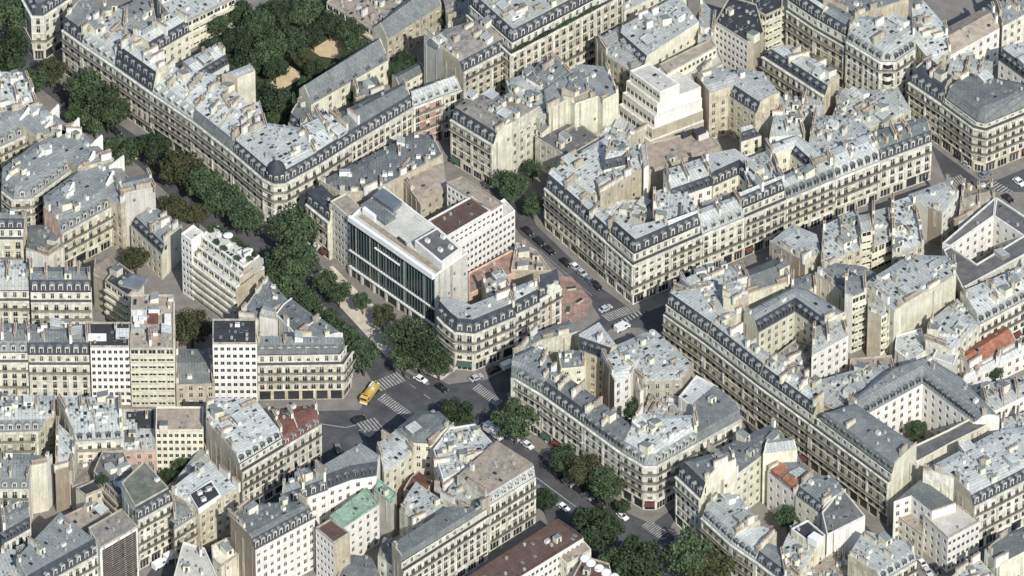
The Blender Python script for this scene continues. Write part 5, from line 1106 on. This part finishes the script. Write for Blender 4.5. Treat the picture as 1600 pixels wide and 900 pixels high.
# ------------------------------------------------------------------ ground, pavements, courts, markings
def sheet(name, px, z, m, z0=None, kind='structure'):
    mb=MB(); pts=[P(x,y,z) for x,y in px]
    if area(pts)<0: pts=pts[::-1]
    if z0 is None: mb.face([(p.x,p.y,z) for p in pts],m)
    else: mb.prism(pts,z0,z,m,bottom=False)
    o=link(name,mb.mesh(name)); o['kind']=kind; return o
g=MB(); g.face([(-3000,-3000,0),(3000,-3000,0),(3000,3000,0),(-3000,3000,0)],'asphalt'); o=link('ground',g.mesh('ground')); o['kind']='structure'
K=.13
sheet('pavement',[(66,112),(298,270),(425,376),(460,378),(770,215),(830,-150),(-60,-150)],K,'pavement',-.1)
sheet('pavement',[(-120,90),(30,112),(220,262),(300,340),(430,445),(560,560),(585,602),(562,640),(-120,655)],K,'pavement',-.1)
sheet('pavement',[(480,385),(540,470),(612,548),(700,600),(760,592),(880,536),(938,497),(915,460),(812,366),(782,318),(725,238)],K,'pavement',-.1)
sheet('pavement',[(838,352),(940,450),(990,486),(1015,486),(1485,300),(1400,100),(1300,-150),(880,-150),(790,230)],K,'pavement',-.1)
sheet('pavement',[(1425,160),(1440,215),(1530,282),(1560,280),(1800,180),(1800,-150),(1400,-150)],K,'pavement',-.1)
sheet('pavement',[(792,615),(958,512),(1000,512),(1165,650),(1170,700),(1050,795),(1018,818),(982,802),(800,668)],K,'pavement',-.1)
sheet('pavement',[(1028,525),(1060,480),(1490,312),(1540,300),(1800,300),(1800,700),(1500,960),(1395,860)],K,'pavement',-.1)
sheet('pavement',[(1045,830),(1060,800),(1170,715),(1400,880),(1440,1000),(1230,1010),(1130,920)],K,'pavement',-.1)
sheet('pavement',[(612,705),(690,690),(850,800),(862,845),(1000,1000),(250,1010),(290,900),(500,760)],K,'pavement',-.1)
sheet('pavement',[(-120,700),(350,650),(505,735),(250,870),(150,1010),(-120,1010)],K,'pavement',-.1)
sheet('plaza',[(486,430),(530,478),(602,556),(690,594),(712,578),(650,535),(600,490),(556,452),(520,415)],K+.01,'pale_plaza')
sheet('court_paving',[(855,430),(893,432),(926,470),(916,494),(872,516)],K+.012,'red_paving')
sheet('garden_ground',[(330,60),(420,0),(520,0),(590,70),(440,210),(390,215)],K+.01,'lawn')
sheet('sand_clearing',[(486,78),(512,62),(528,50),(542,62),(543,78),(530,92),(500,88)],K+.03,'sand')
sheet('sand_clearing',[(408,140),(440,115),(452,103),(470,112),(468,124),(440,140)],K+.03,'sand')
sheet('court_paving',[(1488,420),(1553,375),(1597,400),(1526,448)],K+.02,'court_ground')
def zebra(p0,p1,across,n,wfrac=.5,dash=None):
    """stripes spaced from p0 to p1 (photograph points on the road), each running along the vector across (pixels)"""
    mb=MB()
    for k in range(n):
        t0=(k+.0)/n; t1=(k+wfrac)/n
        a=(p0[0]+(p1[0]-p0[0])*t0,p0[1]+(p1[1]-p0[1])*t0); b=(p0[0]+(p1[0]-p0[0])*t1,p0[1]+(p1[1]-p0[1])*t1)
        q=[P(*a),P(*b),P(b[0]+across[0],b[1]+across[1]),P(a[0]+across[0],a[1]+across[1])]
        if area(q)<0: q=q[::-1]
        mb.face([(p.x,p.y,.006) for p in q],'road_paint')
    o=link('zebra_crossing',mb.mesh('zebra_crossing')); o['kind']='structure'
zebra((582,597),(622,580),(14,14),9)
zebra((590,624),(646,664),(12,-9),18)
zebra((556,660),(588,652),(14,16),6)
zebra((738,608),(776,636),(11,-9),14)
zebra((746,668),(772,682),(8,-10),8)
zebra((940,492),(985,476),(12,10),14)
zebra((960,505),(1010,478),(6,6),10,.4)
zebra((1002,822),(1030,842),(14,-10),10)
zebra((1478,282),(1502,272),(10,12),7)
zebra((1540,288),(1590,318),(12,-8),12,.45)
def line(p0,p1,w=.18):
    a,b=P(*p0),P(*p1); u=(b-a).normalized(); n=Vector((-u.y,u.x))*w/2; mb=MB(); mb.face([(p.x,p.y,.006) for p in (a-n,b-n,b+n,a+n)],'road_paint'); o=link('road_marking',mb.mesh('road_marking')); o['kind']='structure'
line((838,746),(900,792),.3); line((500,662),(540,668),.3); line((540,668),(556,664),.3); line((560,672),(610,672),.3); line((600,560),(640,592)); line((820,372),(925,462),.15)
for k in range(5): line((640+22*k,600+16*k),(650+22*k,607+16*k),.2)
sheet('kerb',[(598,556),(668,602),(672,599),(602,553)],.13,'pavement',-.1)
for q in ([(430,425),(560,530),(566,526),(436,421)],[(225,240),(330,325),(336,321),(231,236)],[(820,690),(905,760),(911,756),(826,686)]): sheet('kerb',q,.13,'pavement',-.1)

# ------------------------------------------------------------------ vehicles
def car_meshes(paint, van=False):
    b=MB(); gl=MB()
    if van:
        Lh,Wh=2.5,.95; sec=[(-2.5,.35,.9),(-2.5,.35,2.2),(1.0,.35,2.25),(1.7,.35,1.35),(2.45,.35,1.15),(2.5,.35,.6)]
        prof=[(-2.5,.35),(2.5,.35),(2.48,1.05),(1.75,1.3),(1.15,2.2),(-2.45,2.25)]
        glz=[[(1.2,2.05),(1.72,1.32)],]
        side=[(.2,1.25),(1.45,1.3),(1.05,1.95),(.2,1.95)]
    else:
        Wh=.86; prof=[(-2.1,.3),(2.1,.3),(2.15,.7),(1.1,.9),(.4,1.42),(-1.1,1.45),(-1.85,1.0),(-2.12,.9)]
        side=[(-1.45,.98),(.95,.93),(.35,1.34),(-1.05,1.37)]
    n=len(prof)
    for s in (-1,1): b.face([(x,s*Wh*(.86 if z>1.1 and not van else 1),z) for x,z in (prof if s<0 else prof[::-1])],paint)
    for i in range(n):
        (x0,z0),(x1,z1)=prof[i],prof[(i+1)%n]
        k0=.86 if z0>1.1 and not van else 1; k1=.86 if z1>1.1 and not van else 1
        b.face([(x0,-Wh*k0,z0),(x1,-Wh*k1,z1),(x1,Wh*k1,z1),(x0,Wh*k0,z0)],paint)
    for s in (-1,1): gl.face([(x,s*(Wh*(.88 if z>1.1 and not van else 1)+.012),z) for x,z in side],'glass_dark')
    e=.012
    if van: gl.face([(1.2+e,-.8,2.1),(1.72+e,-.85,1.36),(1.72+e,.85,1.36),(1.2+e,.8,2.1)],'glass_dark')
    else:
        gl.face([(.44,-.68,1.40),(1.06,-.76,.93),(1.06,.76,.93),(.44,.68,1.40)],'glass_dark')
        gl.face([(-1.15,-.68,1.44),(-1.8,-.76,1.05),(-1.8,.76,1.05),(-1.15,.68,1.44)],'glass_dark')
    return b.mesh('body'),gl.mesh('window_glass')
wm=MB()
def wheel():
    m=MB(); n=10; r=.33
    for s in (-.1,.1):
        m.face([(r*math.cos(2*math.pi*i/n),s,r*math.sin(2*math.pi*i/n)) for i in range(n)],'rubber')
    for i in range(n):
        a,b=2*math.pi*i/n,2*math.pi*(i+1)/n; m.face([(r*math.cos(a),-.1,r*math.sin(a)),(r*math.cos(b),-.1,r*math.sin(b)),(r*math.cos(b),.1,r*math.sin(b)),(r*math.cos(a),.1,r*math.sin(a))],'rubber')
    return m.mesh('wheel')
WHEEL=wheel(); LM=MB(); LM.box(-.03,.03,-.16,.16,-.08,.08,'white_metal'); LAMP=LM.mesh('headlight')
CARM={k:car_meshes(k) for k in ('car_white','car_black','car_grey','car_silver','car_red')}; VANM=car_meshes('car_white',True)
def car(px,py,dirpx,label,paint='car_black',van=False,group=None):
    p=P(px,py,.6); d=P(px+dirpx[0],py+dirpx[1])-P(px,py); rz=math.atan2(d.y,d.x)
    o=bpy.data.objects.new('parked_van' if van else 'parked_car',None); COL.objects.link(o); o.location=(p.x,p.y,.01); o.rotation_euler=(0,0,rz); o.empty_display_size=1
    tag(o,label,'van' if van else 'car',group)
    bm,gm=VANM if van else CARM[paint]
    link('body',bm,o); link('window_glass',gm,o)
    Wd=.9 if van else .8; ax=1.55 if van else 1.3
    for x in (-ax,ax):
        for y in (-Wd,Wd): link('wheel',WHEEL,o,(x,y,.34))
    for y in (-.6,.6): link('headlight',LAMP,o,(2.5 if van else 2.13,y,.85 if van else .68))
D4=(10,8.6); DB=(10,7.2)
gp='dark cars parked along the street below the long avenue row'
lab='dark car parked in the line along the street below the long avenue row'
for x,y,c in [(824,361,'car_black'),(842,377,'car_black'),(858,391,'car_black'),(884,410,'car_black'),(932,446,'car_black'),(922,438,'car_grey')]: car(x,y,D4,lab,c,group=gp)
car(899,417,D4,'white car parked between dark cars below the long avenue row','car_white')
car(909,426,D4,'silver car parked behind the white one below the long avenue row','car_silver')
car(946,482,(10,-5),'pale car crossing the junction beside the red court','car_silver')
car(972,512,(10,-5),'white van beside the zinc roofs at the small junction','car_white',van=True)
car(657,592,(10,5),'white car standing at the crossroads in front of the biggest tree','car_white')
car(795,571,(10,-5),'white van by the shopfronts of the rounded corner building','car_white',van=True)
car(772,578,(10,-5),'dark car parked behind the white van at the shopfronts','car_black')
car(744,590,(10,-5),'silver car at the corner of the shopfronts','car_silver')
car(697,580,(10,-5),'pale scooter-sized car half under the biggest crossroads tree','car_grey')
car(824,695,DB,'white car left of the first tree of the lower boulevard row','car_white')
car(802,684,DB,'pale car ahead of the long white van on the lower boulevard','car_silver')
car(972,806,DB,'white car at the foot of the ornate pale corner building','car_white')
car(858,722,DB,'grey car under the lower boulevard row','car_grey')
car(905,765,DB,'dark car beside the road line of the lower boulevard','car_black')
car(1033,862,DB,'pale car between the two bottom trees','car_silver')
car(250,882,(10,-6),'first of two white vans in the bottom left street','car_white',van=True)
car(268,869,(10,-6),'second of two white vans in the bottom left street, nearer the white roof','car_white',van=True)
car(1441,880,(8,9),'uppermost white car in the narrow street at the bottom right','car_white')
car(1449,893,(8,9),'silver car behind the uppermost white car in the narrow bottom right street','car_silver')
car(1462,888,(8,9),'dark car beside the silver one in the narrow bottom right street','car_black')
car(1592,284,(8,6),'white car at the right-hand crossroads','car_white')
car(1575,310,(8,6),'dark car at the right-hand crossroads','car_black')
car(1500,246,(9,6),'dark car in the street left of the big slate corner building','car_black')
car(1512,256,(9,6),'silver car in the street left of the big slate corner building','car_silver')
car(180,205,DB,'dark car in the shade between upper boulevard trees','car_black')
car(256,282,DB,'grey car under the round boulevard tree','car_grey')
car(560,655,(10,-4),'dark car at the side street corner by the red roofed end house','car_black')
car(528,700,(4,10),'dark van-like car beside the red roofed end house','car_grey')
PLM=MB(); PLM.box(-1.3,1.3,-.5,.5,0,.7,'grey_plaster','leaf_dark'); PLANTER=PLM.mesh('planter')
for x,y,a_,l_ in [(893,452,.2,'grey planter box on the red paved court, nearest the parked cars'),(905,472,.8,'grey planter box in the middle of the red paved court'),(888,486,1.4,'grey planter box at the lower edge of the red paved court')]:
    p=P(x,y,.14); tag(link('planter',PLANTER,None,(p.x,p.y,.145),a_),l_,'planter')
lb='car parked under the tree rows of the lower boulevard'
for x,y,c in [(872,742,'car_black'),(888,754,'car_silver'),(918,776,'car_grey'),(934,788,'car_black'),(842,764,'car_grey'),(858,776,'car_black'),(880,792,'car_white')]: car(x,y,DB,lb,c,group='cars parked on the lower boulevard')
car(838,556,(10,-5),'dark car driving on the cross street below the narrow ornate house','car_black')
car(690,606,(10,7),'dark car stopped on the crossroads below the white car','car_black')
car(1540,272,(10,-5),'grey car turning at the right-hand crossroads','car_grey')
# long white van on the lower boulevard
def van_long(px,py,dirpx,label):
    p=P(px,py,1.2); d=P(px+dirpx[0],py+dirpx[1])-P(px,py)
    o=bpy.data.objects.new('delivery_truck',None); COL.objects.link(o); o.location=(p.x,p.y,.01); o.rotation_euler=(0,0,math.atan2(d.y,d.x)); tag(o,label,'truck')
    m=MB(); m.box(-3.4,1.9,-1.1,1.1,.7,3.0,'car_white'); link('cargo_box',m.mesh('cargo_box'),o)
    m=MB(); m.prism([(2.0,-1.0),(3.5,-1.0),(3.5,1.0),(2.0,1.0)],.5,[2.4,1.5,1.5,2.4],'car_white'); link('cab',m.mesh('cab'),o)
    m=MB(); m.face([(2.25,-.9,2.28),(3.3,-.9,1.65),(3.3,.9,1.65),(2.25,.9,2.28)],'glass_dark'); link('windscreen',m.mesh('windscreen'),o,(.02,0,.03))
    m=MB(); m.box(-3.3,2.1,-.5,.5,.45,.68,'rubber'); link('chassis',m.mesh('chassis'),o)
    for x in (-2.2,2.5):
        for y in (-.95,.95): link('wheel',WHEEL,o,(x,y,.4),0,(1.2,1.2,1.2))
van_long(771,675,DB,'long white delivery truck on the lower boulevard beside the zebra crossing')
def yellow_truck(px,py,dirpx,label,s=1.0):
    p=P(px,py,1.4); d=P(px+dirpx[0],py+dirpx[1])-P(px,py)
    o=bpy.data.objects.new('yellow_truck',None); COL.objects.link(o); o.location=(p.x,p.y,.01); o.rotation_euler=(0,0,math.atan2(d.y,d.x)); o.scale=(s,s,s); tag(o,label,'truck')
    y='truck_yellow'
    def pt(n,*bs,parent=o):
        m=MB()
        for q in bs: m.box(*q)
        return link(n,m.mesh(n),parent)
    pt('chassis',(-4.2,3.9,-.5,.5,.55,.85,'rubber'))
    c=pt('cab',(2.4,4.2,-1.2,1.2,.8,2.7,y)); pt('beacon_bar',(2.9,3.2,-.8,.8,2.72,2.95,'car_red'),parent=c)
    m=MB(); m.face([(4.22,-1.05,1.7),(4.22,1.05,1.7),(4.22,1.05,2.5),(4.22,-1.05,2.5)],'glass_dark'); link('windscreen',m.mesh('windscreen'),o)
    m=MB()
    for sy in (-1.22,1.22): m.face([(2.7,sy,1.7),(3.9,sy,1.7),(3.9,sy,2.5),(2.7,sy,2.5)],'glass_dark')
    link('side_window',m.mesh('side_window'),o)
    pt('front_bumper',(4.15,4.4,-1.2,1.2,.5,.85,'white_metal'))
    pt('tank',(-3.9,2.2,-1.2,1.2,.9,2.3,y)); pt('roof_locker',(-3.6,-1.2,-1.0,-.2,2.3,2.85,'white_metal'),(-.6,1.8,-.9,.0,2.3,2.7,y)); pt('hose_reel',(-1.0,-.2,.2,1.0,2.3,3.0,'white_metal')); pt('pump_box',(.2,1.9,.2,1.05,2.3,3.1,y)); pt('rear_door',(-4.05,-3.9,-1.1,1.1,.9,2.4,'white_metal'))
    m=MB(); m.box(-3.8,2.6,-.12,.12,3.05,3.25,y); m.box(-3.9,-3.6,-.3,.3,2.3,3.1,'rubber'); link('boom',m.mesh('boom'),o)
    for x in (-3.0,-1.8,3.2):
        for yy in (-1.05,1.05): link('wheel',WHEEL,o,(x,yy,.5),0,(1.5,1.6,1.5))
yellow_truck(578,614,(-10,13),'bright yellow work truck crossing the junction near the zebra stripes')
yellow_truck(213,236,(2,10),'small yellow work vehicle half hidden between upper boulevard trees',.55)
